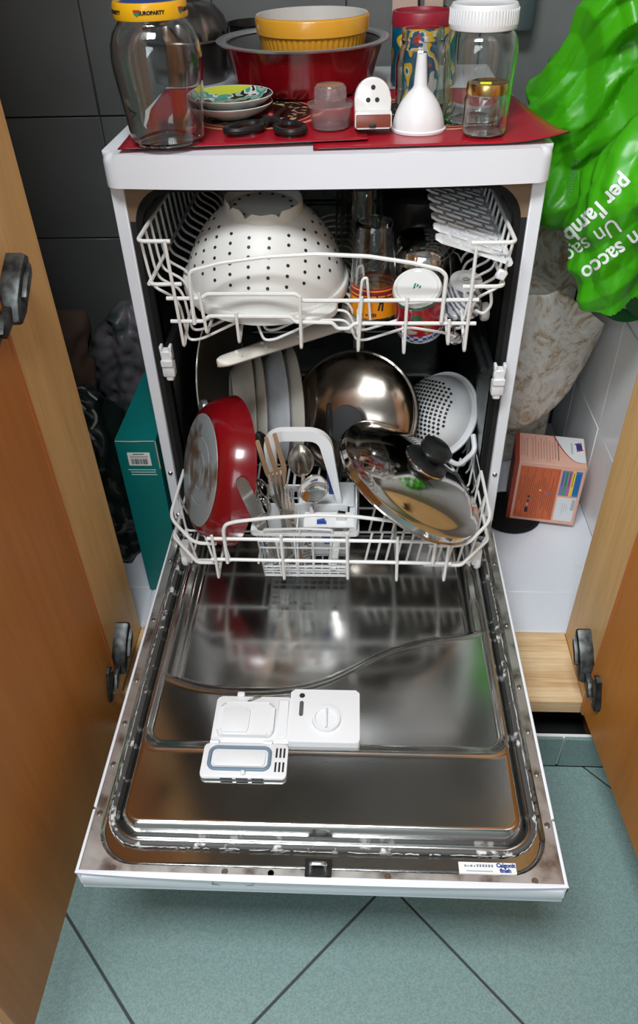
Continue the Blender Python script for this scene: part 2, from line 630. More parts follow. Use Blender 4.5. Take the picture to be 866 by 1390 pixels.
def thing(name, label, cat, mx=None, group=None):
    o = bpy.data.objects.new(name, None)
    o.empty_display_size = 0.02
    COL.objects.link(o)
    if mx is not None:
        o.matrix_world = mx
    return tag(o, label, cat, group)


def struct(name, g, material, parent=None, mx=None, smooth=True):
    o = obj(name, g, material, parent, mx, smooth=smooth)
    if parent is None:
        o['kind'] = 'structure'
    return o


def text_mesh(txt, size, depth=0.0003, bold=0.0, sub=0):
    c = bpy.data.curves.new('lettering', 'FONT')
    c.body = txt
    c.size = size
    c.extrude = depth
    c.offset = bold
    c.resolution_u = 3
    c.align_x, c.align_y = 'CENTER', 'CENTER'
    o = bpy.data.objects.new('lettering', c)
    COL.objects.link(o)
    bpy.context.view_layer.update()
    me = bpy.data.meshes.new_from_object(o.evaluated_get(bpy.context.evaluated_depsgraph_get()))
    bpy.data.objects.remove(o)
    me.materials.clear()
    if sub:
        bm = bmesh.new()
        bm.from_mesh(me)
        bmesh.ops.triangulate(bm, faces=bm.faces)
        for _ in range(sub):
            bmesh.ops.subdivide_edges(bm, edges=[e for e in bm.edges if e.calc_length() > size * 0.06], cuts=1)
            bmesh.ops.triangulate(bm, faces=bm.faces)
        bm.to_mesh(me)
        bm.free()
    return me


def lettering(txt, size, material, parent, mx, bold=0.0, name='lettering'):
    return obj(name, text_mesh(txt, size, bold=bold), material, parent, mx)


def wrap_cylinder(me, radius_fn, z0):
    """bend a flat text mesh (xy) round a vertical cylinder, text centre facing -y"""
    for v in me.vertices:
        x, y, d = v.co
        z = z0 + y
        r = radius_fn(z) + 0.0004 + d
        a = x / radius_fn(z) - PI / 2
        v.co = (r * math.cos(a), r * math.sin(a), z)
    return me


def clip_poly(poly, a, b, c):
    """keep the part of poly where a*x + b*y <= c"""
    out = []
    for i in range(len(poly)):
        p, q = poly[i], poly[(i + 1) % len(poly)]
        dp, dq = a * p[0] + b * p[1] - c, a * q[0] + b * q[1] - c
        if dp <= 0:
            out.append(p)
        if dp * dq < 0:
            t = dp / (dp - dq)
            out.append((p[0] + t * (q[0] - p[0]), p[1] + t * (q[1] - p[1])))
    return out


def interp(x, xs, ys):
    return float(np.interp(x, xs, ys))


def shell(prof, t):
    """turn an outer (r, z) profile that starts on the axis into a closed thin-walled profile"""
    P = [Vector((r, z)) for r, z in prof]
    inner = []
    for i, p in enumerate(P):
        a = P[max(i - 1, 0)]
        b = P[min(i + 1, len(P) - 1)]
        d = (b - a).normalized()
        nn = Vector((-d.y, d.x))
        q = p + nn * t
        inner.append((0.0 if p.x < 1e-6 else max(q.x, 0.0), q.y))
    return list(prof) + inner[::-1]

# ------------------------------------------------------------------ the setting
FZ = -0.12            # kitchen floor
NX0, NX1, NY1 = -0.70, 0.56, 0.60   # niche: side walls and back wall
FY = -0.3125          # plinth front
CEIL = 2.42
RX0, RX1, RY0 = -1.8, 1.75, -2.62


def tile_box(w, h, t=0.008, bev=0.0012):
    return G().box(0, w, 0, h, 0, t, bev, 1).mesh('tile')


def tile_wall(parent, material, origin, ux, uy, xs, ys, gap=0.003):
    """tiles between the joint positions xs (along ux) and ys (along uy); each its own object"""
    n = Vector(ux).cross(Vector(uy))
    cache = {}
    for i in range(len(xs) - 1):
        for j in range(len(ys) - 1):
            w, h = xs[i + 1] - xs[i] - gap, ys[j + 1] - ys[j] - gap
            key = (round(w, 4), round(h, 4))
            if key not in cache:
                cache[key] = tile_box(w, h)
                cache[key].materials.append(MATS[material])
            p = Vector(origin) + Vector(ux) * (xs[i] + gap / 2) + Vector(uy) * (ys[j] + gap / 2)
            m = Matrix((Vector(ux), Vector(uy), n)).transposed().to_4x4()
            m.translation = p + n * (-0.006 + random.uniform(0, 0.0006))
            obj('tile', cache[key], None, parent, m)


# kitchen floor of sea-green tiles laid diagonally
floor = struct('floor', G().box(RX0, RX1, RY0, FY, FZ - 0.05, FZ - 0.0025), 'grout_dark')
TS = 0.3975
S0, T0 = -0.2985, 0.4375           # joint offsets along (1,1) and (1,-1)
q = math.sqrt(0.5)
for a in range(-8, 9):
    for b in range(-4, 14):
        s0, s1 = S0 + a * TS + 0.0019, S0 + (a + 1) * TS - 0.0019
        t0, t1 = T0 + (b - 5) * TS + 0.0019, T0 + (b - 4) * TS - 0.0019
        poly = [((s + t) * q, (s - t) * q) for s, t in ((s0, t1), (s1, t1), (s1, t0), (s0, t0))]
        for A, B, C in ((1, 0, RX1), (-1, 0, -RX0), (0, 1, FY), (0, -1, -RY0)):
            poly = clip_poly(poly, A, B, C)
            if len(poly) < 3:
                break
        if len(poly) < 3:
            continue
        ar = sum(poly[i][0] * poly[(i + 1) % len(poly)][1] - poly[(i + 1) % len(poly)][0] * poly[i][1] for i in range(len(poly)))
        if abs(ar) < 0.002:
            continue
        if ar < 0:
            poly = poly[::-1]
        obj('tile', G().prism(poly, FZ - 0.008, FZ + random.uniform(-0.0004, 0), 0.0008, seg=1), 'tile_sea', floor)

# raised base of the niche: plinth tiles, base slab, pine board
under = struct('floor_recess', G().box(NX0, NX1, FY, -0.19, FZ - 0.05, FZ - 0.003), 'dark_gap')  # near-black colour stands in for the shade behind the plinth
plinth = struct('baseboard_front', G().box(NX0, NX1 + 0.2, FY + 0.004, FY + 0.012, FZ, -0.038), 'grout_light')
px = [-0.75, -0.43, -0.026, 0.4045, 0.78]
for i in range(4):
    obj('tile', G().box(px[i] + .0015, px[i + 1] - .0015, FY, FY + 0.006, FZ + 0.001, -0.036, 0.001, 1), 'tile_sea', plinth)
base_slab = struct('trim_1', G().box(NX0, NX1, -0.212, NY1, FZ, -0.008), 'dark_gap')  # shade of the gap under the board put into its near-black colour
shelf = struct('floor_niche', G().box(NX0, NX1, -0.108, NY1, -0.0078, -0.002), 'grout_light')
shelf_x, shelf_y = [NX0, -0.37, -0.04, 0.29, NX1], [-0.107, -0.005, 0.32, NY1]
tile_wall(shelf, 'tile_shelf', (0, 0, -0.002), (1, 0, 0), (0, 1, 0), shelf_x, shelf_y, 0.002)

# walls of the niche
wall_back = struct('wall_back', G().box(NX0 - 0.05, NX1 + 0.05, NY1 + 0.003, NY1 + 0.06, FZ, 2.04), 'grout_dark')
zs = [-0.002 + 0.0 if k == 0 else 0.2526 + (k - 1) * 0.2546 for k in range(7)]
zs = [0.0, 0.2526, 0.5072, 0.7618, 1.0164, 1.271, 1.5256, 1.78, 2.03]
tile_wall(wall_back, 'tile_grey', (0, NY1, 0), (1, 0, 0), (0, 0, 1), [NX0 + .008, -0.487, -0.2325, 0.022, 0.2765, NX1 - .008], zs, 0.003)
wall_left = struct('wall_left', G().box(NX0 - 0.06, NX0 - 0.003, -0.25, NY1, FZ, 2.04), 'grout_dark')
tile_wall(wall_left, 'tile_grey', (NX0, 0, 0), (0, 1, 0), (0, 0, 1), [-0.10, 0.09, 0.345, NY1], zs, 0.003)
wall_right = struct('wall_right', G().box(NX1 + 0.003, NX1 + 0.06, -0.25, NY1, FZ, 2.04), 'grout_light')
tile_wall(wall_right, 'tile_white', (NX1, 0, 0), (0, -1, 0), (0, 0, 1), [-NY1, -0.48, -0.275, -0.07, 0.10], [0.0, 0.207, 0.457, 0.707, 0.957, 1.207, 1.457, 1.707, 2.03], 0.003)
ceiling_niche = struct('ceiling_niche', G().box(NX0 - 0.06, NX1 + 0.06, -0.25, NY1 + 0.06, 2.04, 2.08), 'plaster')

# wooden face frame of the built-in cupboard
JX0, JX1, JY0, JY1 = -0.372, 0.442, -0.268, -0.112
trim2 = struct('trim_2', G().box(JX0 - 0.03, JX0, JY0, JY1, -0.030, 2.0, 0.001, 1), 'jamb_wood')
trim3 = struct('trim_3', G().box(JX1, JX1 + 0.03, JY0, JY1, -0.030, 2.0, 0.001, 1), 'jamb_wood')
trim4 = struct('trim_4', G().box(JX0 - 0.03, JX1 + 0.03, JY0, JY1, 2.0, 2.1, 0.001, 1), 'jamb_wood')
trim5 = struct('trim_5', G().box(JX0 + 0.0005, JX1 - 0.0005, -0.263, -0.108, -0.030, 0.001, 0.0012, 1), 'pine')
wf_left = struct('wall_front_left', G().box(RX0, JX0 - 0.03, -0.245, JY1, FZ, CEIL), 'cabinet_brown')
wf_right = struct('wall_front_right', G().box(JX1 + 0.03, RX1, -0.245, JY1, FZ, CEIL), 'cabinet_brown')
wf_top = struct('wall_front_upper', G().box(JX0 - 0.03, JX1 + 0.03, -0.245, JY1, 2.1, CEIL), 'cabinet_brown')

# the kitchen behind the photographer
ceiling = struct('ceiling', G().box(RX0, RX1, RY0, JY1, CEIL, CEIL + 0.05), 'plaster')
wr = struct('wall_rear', G().box(RX0, RX1, RY0 - 0.06, RY0, FZ, CEIL), 'plaster')
ws1 = struct('wall_side_left', G().box(RX0 - 0.06, RX0, RY0, JY1, FZ, CEIL), 'plaster')
ws2 = struct('wall_side_right', G().box(RX1, RX1 + 0.06, RY0, JY1, FZ, CEIL), 'plaster')
win = struct('window_1', G().tube([(-0.78, RY0 + .02, 1.05), (0.58, RY0 + .02, 1.05), (0.58, RY0 + .02, 2.2), (-0.78, RY0 + .02, 2.2)], 0.03, 4, True), 'plastic_white')
obj('mullion', G().box(-0.115, -0.085, RY0 + .004, RY0 + .045, 1.05, 2.2), 'plastic_white', win)


# ------------------------------------------------------------------ cupboard doors
def hinge(parent, sx, dz=0.0):
    """sprung concealed hinge: cranked arm on the frame, link, and cup plate screwed to the door; outlines in (y, z), standing off in x"""
    org = parent.matrix_world.translation
    rz = parent.matrix_world.to_euler().z
    xf = (JX0 if sx > 0 else JX1) - org.x

    def slab(pts, x0, x1, bev):
        # outline (y, z) -> prism whose thickness runs along x
        pts = [((p[0] + 0.262) * 1.1 - 0.262 - org.y, p[1] - org.z + dz) for p in pts]
        ar = sum(pts[i_][0] * pts[(i_ + 1) % len(pts)][1] - pts[(i_ + 1) % len(pts)][0] * pts[i_][1] for i_ in range(len(pts)))
        if ar < 0:
            pts = pts[::-1]
        mx_ = Matrix(((0, 0, sx, xf), (1, 0, 0, 0), (0, 1, 0, 0), (0, 0, 0, 1)))
        return G().prism(pts, x0, x1, bev, Matrix.Rotation(-rz, 4, 'Z') @ mx_)
    arm = [(-0.213, 0.098), (-0.206, 0.121), (-0.214, 0.128), (-0.240, 0.112), (-0.262, 0.092), (-0.272, 0.070), (-0.264, 0.062), (-0.246, 0.068)]
    o = obj('hinge', slab(arm, 0.0, 0.024, 0.005), 'hinge_metal', parent)
    obj('hinge_cover', slab([(-0.222, 0.104), (-0.217, 0.117), (-0.236, 0.107), (-0.252, 0.091), (-0.249, 0.083)], 0.022, 0.030, 0.003), 'hinge_metal', o)
    obj('hinge_link', slab([(-0.256, 0.086), (-0.262, 0.070), (-0.292, 0.060), (-0.300, 0.070), (-0.284, 0.086)], 0.004, 0.016, 0.002), 'hinge_metal', o)
    obj('hinge_cup_plate', slab([(-0.284, 0.108), (-0.292, 0.116), (-0.301, 0.113), (-0.318, 0.074), (-0.318, 0.062), (-0.306, 0.056), (-0.296, 0.062), (-0.290, 0.080)], -0.004, 0.011, 0.0015), 'hinge_metal', o)
    for yy, zz in ((-0.2925, 0.107), (-0.3085, 0.068)):
        sm_ = Matrix.Rotation(-rz, 4, 'Z') @ Matrix(((0, 0, sx, xf + 0.011 * sx), (1, 0, 0, yy - org.y), (0, 1, 0, zz - org.z + dz), (0, 0, 0, 1)))
        obj('hinge_screw', G().lathe([(0, 0.0015), (0.002, 0.0015), (0.0035, 0)], 10, sm_), 'screw', o)


dl = thing('cupboard_door', 'orange-brown veneered cupboard door standing open beside the teal box', 'door', TR((JX0 + 0.006, JY0 - 0.002, -0.02), (0, 0, 0)), 'open cupboard doors')
obj('panel', G().box(-0.019, 0.0, -0.50, 0.0, 0, 2.0, 0.0015, 1), 'door_veneer', dl)
obj('edge_band', G().box(-0.002, 0.0006, -0.007, 0.0008, 0.0, 2.0), mat('edge_orange', (0.50, 0.16, 0.03), 0.4), dl)
hinge(dl, 1)
hinge(dl, 1, 0.662)
dr = thing('cupboard_door', 'orange-brown veneered cupboard door standing open beside the orange carton', 'door', TR((JX1 - 0.006, JY0 - 0.002, -0.006), (0, 0, math.radians(5.0))), 'open cupboard doors')
obj('panel', G().box(0.0, 0.019, -0.50, 0.0, 0, 2.0, 0.0015, 1), 'door_veneer', dr)
obj('edge_band', G().box(-0.0006, 0.002, -0.007, 0.0008, 0.0, 2.0), 'edge_orange', dr)
hinge(dr, -1)
hinge(dr, -1, 0.662)

# ------------------------------------------------------------------ the dishwasher
DW = thing('dishwasher', 'white freestanding dishwasher with its door let down and racks pulled out', 'dishwasher', TR((0, 0, 0)))
BX, DTOP, ZD = 0.299, 0.85, 0.172
# worktop lid with bowed front
outl = []
for k in range(21):
    t = -1 + 2 * k / 20
    outl.append((0.278 * t, -0.026 - 0.014 * (1 - abs(t) ** 2.2)))
outl += [(0.278 + 0.022 * math.sin(a), -0.004 - 0.022 * math.cos(a)) for a in np.linspace(0.25, PI / 2, 6)]
outl += [(0.3, 0.565), (-0.3, 0.565)]
outl += [(-0.278 - 0.022 * math.cos(a), -0.004 - 0.022 * math.sin(a)) for a in np.linspace(0, PI / 2 - 0.25, 6)]
obj('worktop', G().prism(outl, 0.806, 0.85, 0.013, seg=5), 'enamel', DW, angle=50)
obj('worktop_groove', G().box(-0.281, -0.2795, 0.02, 0.5, 0.8496, 0.8504), 'enamel_edge', DW)
# body: side panels with folded front strips, back, base
for s in (-1, 1):
    a, b = sorted((s * BX, s * (BX - 0.012)))
    obj('side_panel', G().box(a, b, 0.0, 0.56, 0.02, 0.808, 0.001, 1), 'enamel', DW)
    a, b = sorted((s * (BX - 0.0005), s * (BX - 0.0185)))
    st = obj('front_strip', G().box(a, b, -0.006, 0.004, 0.19, 0.807, 0.0015, 1), 'enamel', DW)
    for zz in (0.300, 0.2):
        obj('screw', G().lathe([(0, 0.002), (0.003, 0.002), (0.0045, 0)], 12, TR((s * 0.2895, -0.006, zz), (PI / 2, 0, 0))), 'screw', st)
obj('back_panel', G().box(-BX, BX, 0.548, 0.56, 0.02, 0.808), 'enamel_edge', DW)
obj('base', G().box(-BX, BX, 0.01, 0.56, 0.012, 0.15), 'dark_gap', DW)
for sx in (-1, 1):
    for yy in (0.05, 0.5):
        obj('foot', G().lathe([(0, 0), (0.018, 0), (0.018, 0.006), (0.008, 0.009), (0.008, 0.02), (0, 0.02)], 16, TR((sx * 0.25, yy, 0))), 'black_plastic', DW)


def ring_face(outer, inner, y0, y1):
    """frame between two outlines of equal count in the xz plane, from y0 to y1"""
    n = len(outer)
    v = [(p[0], y0, p[1]) for p in outer] + [(p[0], y0, p[1]) for p in inner] + [(p[0], y1, p[1]) for p in inner]
    f = []
    for i in range(n):
        j = (i + 1) % n
        f.append((i, j, n + j, n + i))
        f.append((n + i, n + j, 2 * n + j, 2 * n + i))
    return v, f


def _collar(N, L, tc):
    # dark collar, its upper corners stained with rust
    s_ = N.new('ShaderNodeSeparateXYZ')
    L.new(tc.outputs['Object'], s_.inputs[0])
    g_ = N.new('ShaderNodeMath'); g_.operation = 'GREATER_THAN'; g_.inputs[1].default_value = 0.752
    L.new(s_.outputs[2], g_.inputs[0])
    m_ = N.new('ShaderNodeMix'); m_.data_type = 'RGBA'
    m_.inputs[6].default_value = (0.01, 0.01, 0.01, 1)
    m_.inputs[7].default_value = (0.20, 0.13, 0.08, 1)
    L.new(g_.outputs[0], m_.inputs[0])
    return m_.outputs[2]


pattern_material('collar_mat', _collar, 0.7)
TIN = (-0.264, 0.264, 0.165, 0.792)
outr = rrect(-0.2815, 0.2815, 0.15, 0.8075, 0.002, 8)
inr = rrect(*TIN, 0.05, 8)
obj('tub_collar', G().add(*ring_face(outr, rrect(-0.2725, 0.2725, 0.158, 0.8005, 0.055, 8), 0.0, 0.004)), 'collar_mat', DW)
obj('tub_gasket', G().add(*ring_face(rrect(-0.274, 0.274, 0.156, 0.802, 0.056, 8), inr, 0.001, 0.02)), 'rubber', DW)
obj('gasket_lip', G().tube([(p[0], 0.004, p[1]) for p in rrect(-0.2675, 0.2675, 0.161, 0.7965, 0.052, 8)], 0.0012, 5, True), mat('gasket_lip', (0.25, 0.25, 0.25), 0.3), DW)
# tub: five walls of one pressed steel shell, its corners rounded
t = G()
n = len(inr)
rows = [(0.01, 1.0), (0.50, 1.0), (0.53, 0.965), (0.54, 0.90)]
vv = []
for y, k in rows:
    vv += [(p[0] * k, y, 0.4785 + (p[1] - 0.4785) * k) for p in inr]
ff = []
for r_ in range(len(rows) - 1):
    for i in range(n):
        j = (i + 1) % n
        ff.append((r_ * n + i, r_ * n + j, (r_ + 1) * n + j, (r_ + 1) * n + i))
ff.append(tuple((len(rows) - 1) * n + i for i in range(n)))
t.add(vv, ff)
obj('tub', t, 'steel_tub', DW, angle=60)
# pressed ribs on the tub's back wall
for zz in (0.30, 0.52, 0.60):
    obj('tub_rib', G().tube([(-0.2, 0.538, zz), (0.2, 0.538, zz)], 0.006, 8), 'steel_tub', DW)
# sump, filter and lower spray arm
obj('sump_filter', G().lathe([(0, 0.185), (0.02, 0.186), (0.05, 0.182), (0.075, 0.172), (0.08, 0.166)], 28, TR((0.06, 0.3, 0))), 'basket_grey', DW)


def spray_arm(name, c, ang, L, w, zc, material):
    def fn(u, v):
        s = -1 + 2 * u
        x = s * L
        ww = w * (1 - 0.35 * abs(s)) * (1 if abs(s) < .93 else max(0.08, math.sqrt(max(0, 1 - ((abs(s) - .93) / .07) ** 2))))
        a = 2 * PI * v
        return (x, ww * math.cos(a), 0.009 * math.sin(a) * (1 - .25 * abs(s)))
    g = G().grid(lambda u, v: fn(0.5 - 0.5 * math.cos(PI * u), v), 30, 12)
    n_ = 31
    g.f.append(tuple(j * n_ for j in range(12)))
    g.f.append(tuple(j * n_ + 30 for j in range(12)))
    o = obj(name, g, material, DW, TR((c[0], c[1], zc), (0, 0, ang)))
    obj('spray_hub', G().lathe([(0, -0.018), (0.02, -0.018), (0.024, 0.0), (0.018, 0.03), (0, 0.03)], 20), material, o)
    for s in (-0.86, -0.68, 0.68, 0.86, -0.45, 0.45):
        obj('nozzle', G().lathe([(0, 0.005), (0.003, 0.005), (0.0055, 0)], 10, TR((s * L, 0.003, 0.0052), (0, 0, 0), 0.8)), material, o)
        obj('nozzle', G().lathe([(0, 0.005), (0.003, 0.005), (0.0055, 0)], 10, TR((s * L, -0.009, 0.0042), (0.5, 0, 0), 0.8)), material, o)
    return o


spray_arm('lower_spray_arm', (0.0, 0.27), 0.4, 0.21, 0.022, 0.197, 'plastic_old')
pa, pb = Vector((-0.168, -0.045)), Vector((0.004, 0.08))
dirv = (pb - pa).normalized()
spray_arm('upper_spray_arm', tuple(pa + dirv * 0.255), math.atan2(dirv.y, dirv.x), 0.258, 0.024, 0.548, 'plastic_old')
obj('water_feed_pipe', G().tube(fillet([(0.05, 0.53, 0.18), (0.05, 0.525, 0.55), (pa.x + dirv.x * .255, pa.y + dirv.y * .255, 0.56)], 0.02), 0.013, 12), 'plastic_old', DW)
# rails of the upper rack with white end stops and black runner tubes
for s, zs_ in ((-1, 0.535), (1, 0.500)):
    zr = zs_ + 0.016
    rail = obj('rail', G().tube([(s * 0.2555, -0.02, zr), (s * 0.2555, 0.48, zr + 0.02)], 0.007, 8), 'black_plastic', DW)
    if s > 0:
        for dx in (-0.013, 0.0):
            obj('runner_tube', G().tube([(s * 0.257 + dx, -0.02, zr + .004), (s * 0.247 + dx, 0.16, zr + 0.02)], 0.0058, 8), 'black_plastic', rail)
    st = G()
    st.box(-0.010, 0.010, -0.008, 0.008, -0.022, 0.004, 0.003, 2)
    st.box(-0.009, 0.009, -0.007, 0.009, 0.006, 0.024, 0.002, 1)
    st.box(-0.0095, -0.005, -0.006, 0.006, 0.022, 0.032, 0.001, 1)
    st.box(0.005, 0.0095, -0.006, 0.006, 0.022, 0.032, 0.001, 1)
    st.box(-0.006, 0.006, -0.006, 0.006, -0.03, -0.02, 0.002, 1)
    st.box(-0.0095, 0.0095, -0.0105, -0.005, -0.002, 0.009, 0.001, 1)
    obj('rail_stop', st, 'plastic_white', rail, TR((s * 0.254 if s < 0 else 0.268, -0.022, zs_)))

# ---- door, let down flat
DL = 0.645
door = obj('door', G().box(-0.3, 0.3, -DL, -0.012, ZD - 0.036, ZD - 0.012, 0.003, 2), 'enamel', DW)
# outer shell: white rim that stands a little proud of the steel, and control panel end cap
for s in (-1, 1):
    a, b = sorted((s * 0.2965, s * 0.3005))
    obj('rim', G().box(a, b, -0.562, -0.02, ZD - 0.03, ZD + 0.004, 0.001, 1), 'enamel', door)
    obj('rim', G().box(a, b, -DL, -0.565, ZD - 0.03, ZD + 0.004, 0.001, 1), 'enamel', door)
pan = []
for k in range(21):
    tt = -1 + 2 * k / 20
    pan.append((0.301 * tt, -DL - 0.0005 - 0.005 * (1 - abs(tt) ** 3)))
pan = pan + [(0.301, -DL + 0.003), (-0.301, -DL + 0.003)]
cpn_ = G().prism(pan, ZD - 0.046, ZD + 0.0030, 0.001, seg=2)
cpn_.v = [(x_, y_ + (0.012 * (ZD - z_) / 0.046 if y_ < -DL else 0), z_) for x_, y_, z_ in cpn_.v]
obj('control_panel', cpn_, 'enamel', door)
for (xa, xb) in ((-0.128, -0.122), (-0.078, -0.09)):
    obj('crack', G().tube([(xa, -DL - 0.0053, ZD - 0.002), (xa - 0.004, -DL - 0.0012, ZD - 0.017), (xb, -DL + 0.0002, ZD - 0.022), (xb - .002, -DL + 0.0048, ZD - 0.040)], 0.0005, 4), mat('crack', (0.25, 0.25, 0.25), 0.8), door)

SX = [-0.30, -0.2527, -0.2067, -0.165, -0.122, -0.07, -0.0128, 0.035, 0.0878, 0.1579, 0.2285, 0.2531, 0.30]
SY = [-0.325, -0.3506, -0.3726, -0.3795, -0.3813, -0.379, -0.3684, -0.342, -0.3044, -0.2812, -0.268, -0.257, -0.235]


def smooth_curve(x):
    return sum(interp(x + d, SX, SY) for d in (-0.024, -0.012, 0, 0.012, 0.024)) / 5


def sst(t_):
    t_ = min(1, max(0, t_))
    return t_ * t_ * (3 - 2 * t_)


def sd_rr(x, y, hx, y0, r):
    """distance outside a rounded rectangle |x|<hx, y>y0 (open towards the hinge)"""
    qx, qy = abs(x) - (hx - r), (y0 + r) - y
    return math.hypot(max(qx, 0), max(qy, 0)) + min(max(qx, qy), 0) - r


def liner_h(x, y):
    h = 0.0
    d1 = sd_rr(x, y, 0.2845, -0.634, 0.052)              # groove for the seal
    h -= 0.005 * (1 - sst((d1 + 0.004) / 0.004))
    d2 = sd_rr(x, y, 0.267, -0.6005, 0.036)             # raised tray
    h += 0.021 * (1 - sst((d2 + 0.016) / 0.016))
    d3 = sd_rr(x, y, 0.2585, -0.479, 0.032)            # shallow basin
    e = sst((d3 + 0.012) / 0.012)
    h -= 0.009 * (1 - e)
    h += 0.0016 * math.exp(-((d3 - 0.003) / 0.003) ** 2)
    d4 = max(sd_rr(x, y, 0.236, -0.7, 0.03), -(y - smooth_curve(x)))   # deep basin ending in the wavy lip
    h += 0.0012 * math.exp(-((-(y - smooth_curve(x)) - 0.002) / 0.003) ** 2) * (1 if abs(x) < 0.25 else 0)
    h -= 0.011 * (1 - sst((d4 + 0.013) / 0.013))
    return h


lx, ly0, ly1 = 0.2955, -0.6440, -0.03
NXL, NYL = 236, 246
lin = G().grid(lambda u, v: (-lx + 2 * lx * u, ly0 + (ly1 - ly0) * v, ZD + 0.001 + liner_h(-lx + 2 * lx * u, ly0 + (ly1 - ly0) * v)), NXL, NYL)
liner = obj('inner_liner', lin, 'steel_door', door, angle=80)
# worn steel flange round the liner, one frame open towards the hinge
inner_ = [(-0.2845, -0.03), (-0.2845, -0.582)] + [(-0.2845 + 0.052 * (1 - math.cos(a)), -0.582 - 0.052 * math.sin(a)) for a in np.linspace(0.12, PI / 2, 9)]
inner_ = inner_ + [(-x, y) for x, y in inner_[::-1]]
outer_ = []
for (x, y) in inner_:
    if y > -0.583:
        outer_.append((math.copysign(0.296, x), y))
    elif abs(x) > 0.262:
        outer_.append((math.copysign(0.296, x), -0.6435 + (0.2845 - abs(x)) * 0 + max(0, (abs(x) - 0.2745)) * 3))
    else:
        outer_.append((x * 1.0 if abs(x) < 0.24 else math.copysign(0.296, x), -0.6435))
fz = ZD + 0.0020
nf = len(inner_)
obj('flange', G().add([(x, y, fz) for x, y in inner_] + [(x, y, fz) for x, y in outer_], [(i, i + 1, nf + i + 1, nf + i) for i in range(nf - 1)]), 'steel_flange', door)
for s in (-1, 1):
    for yy in (-0.10, -0.24, -0.36, -0.435, -0.50, -0.57):
        obj('screw', G().lathe([(0, 0.0018), (0.0025, 0.0018), (0.0042, 0)], 12, TR((s * 0.2905, yy, ZD + 0.002))), 'screw', door)
gp = [(-0.2735, -0.04), (-0.2735, -0.56)] + [(-0.2735 + 0.044 * (1 - math.cos(a)), -0.5625 - 0.044 * math.sin(a)) for a in np.linspace(0.1, PI / 2, 9)]
gp = gp + [(-x, y) for x, y in gp[::-1]]
obj('seal', G().tube([(x, y, ZD - 0.0008) for x, y in gp], 0.0034, 7), 'gasket', door)
ls = G()
rl = random.Random(5)
gpv = [Vector((x, y, 0)) for x, y in gp]
for i in range(len(gpv) - 1):
    a_, b_ = gpv[i], gpv[i + 1]
    L_ = (b_ - a_).length
    t_ = 0.0
    while t_ < L_:
        ln = rl.choice((0.004, 0.008, 0.014, 0.025))
        p_, q_ = a_.lerp(b_, t_ / L_), a_.lerp(b_, min(1, (t_ + ln) / L_))
        t_ += ln + rl.choice((0.0, 0.002, 0.004, 0.012))
        out = Vector((p_.x, p_.y + 0.3, 0)).normalized()
        r0 = rl.uniform(0.0004, 0.0011)
        off_ = [rl.uniform(0.0040, 0.0056) for _ in range(3)]
        ls.tube([p_ + out * off_[0] + Vector((0, 0, ZD + 0.0006)), p_.lerp(q_, .5) + out * off_[1] + Vector((0, 0, ZD + 0.0010)), q_ + out * off_[2] + Vector((0, 0, ZD + 0.0006))], [r0 * .5, r0, r0 * .4], 5)
lso = obj('limescale', ls, mat('limescale', (0.62, 0.61, 0.58), 0.9, var=0.4, var_scale=200), door)
lso['kind'] = 'stuff'
for x in (-0.255, -0.115, 0.0, 0.085, 0.262):
    if x == 0.0:
        continue
    obj('screw', G().lathe([(0, 0.0022), (0.003, 0.0022), (0.005, 0)], 14, TR((x, -0.6390, ZD + 0.001))), 'screw' if x != 0.085 else 'rust', door)
obj('plug_hole', G().lathe([(0, 0.0006), (0.004, 0.0006), (0.0055, 0.0)], 14, TR((-0.058, -0.6392, ZD + 0.0014))), 'dark_gap', door)
lt = G().box(-0.0165, 0.0165, -0.6440, -0.6200, ZD - 0.002, ZD + 0.003, 0.001, 1)
obj('latch_plate', lt, 'black_plastic', door)
lk = G().tube(fillet([(-0.009, -0.632, ZD + 0.003), (-0.009, -0.632, ZD + 0.016), (0.009, -0.632, ZD + 0.016), (0.009, -0.632, ZD + 0.003)], 0.003, 3), 0.0025, 8)
obj('latch', lk, 'steel', door)
obj('sticker', G().box(0.173, 0.243, -0.6305, -0.6165, ZD - 0.0042, ZD - 0.0030), 'sticker_white', door)
lettering('Calgonit', 0.0068, 'ink_blue', door, TR((0.2305, -0.6200, ZD - 0.0026)), 0.0003)
lettering('finish', 0.0066, 'ink_blue', door, TR((0.2295, -0.6262, ZD - 0.0026)), 0.0003)
for k_, (xa_, w_, h_) in enumerate(((0.180, 0.0025, 0.0022), (0.1838, 0.0018, 0.0016), (0.187, 0.0028, 0.0022), (0.1915, 0.0016, 0.0018), (0.195, 0.0022, 0.003), (0.1985, 0.0022, 0.003), (0.202, 0.0024, 0.003), (0.2056, 0.0022, 0.003), (0.209, 0.0026, 0.003), (0.2128, 0.0022, 0.003))):
    obj('print_mark', G().box(xa_, xa_ + w_, -0.6222, -0.6222 + h_, ZD - 0.0031, ZD - 0.0026), 'seal_blue', door)
obj('print_mark', G().box(0.182, 0.214, -0.6275, -0.6268, ZD - 0.0031, ZD - 0.0026), 'seal_blue', door)

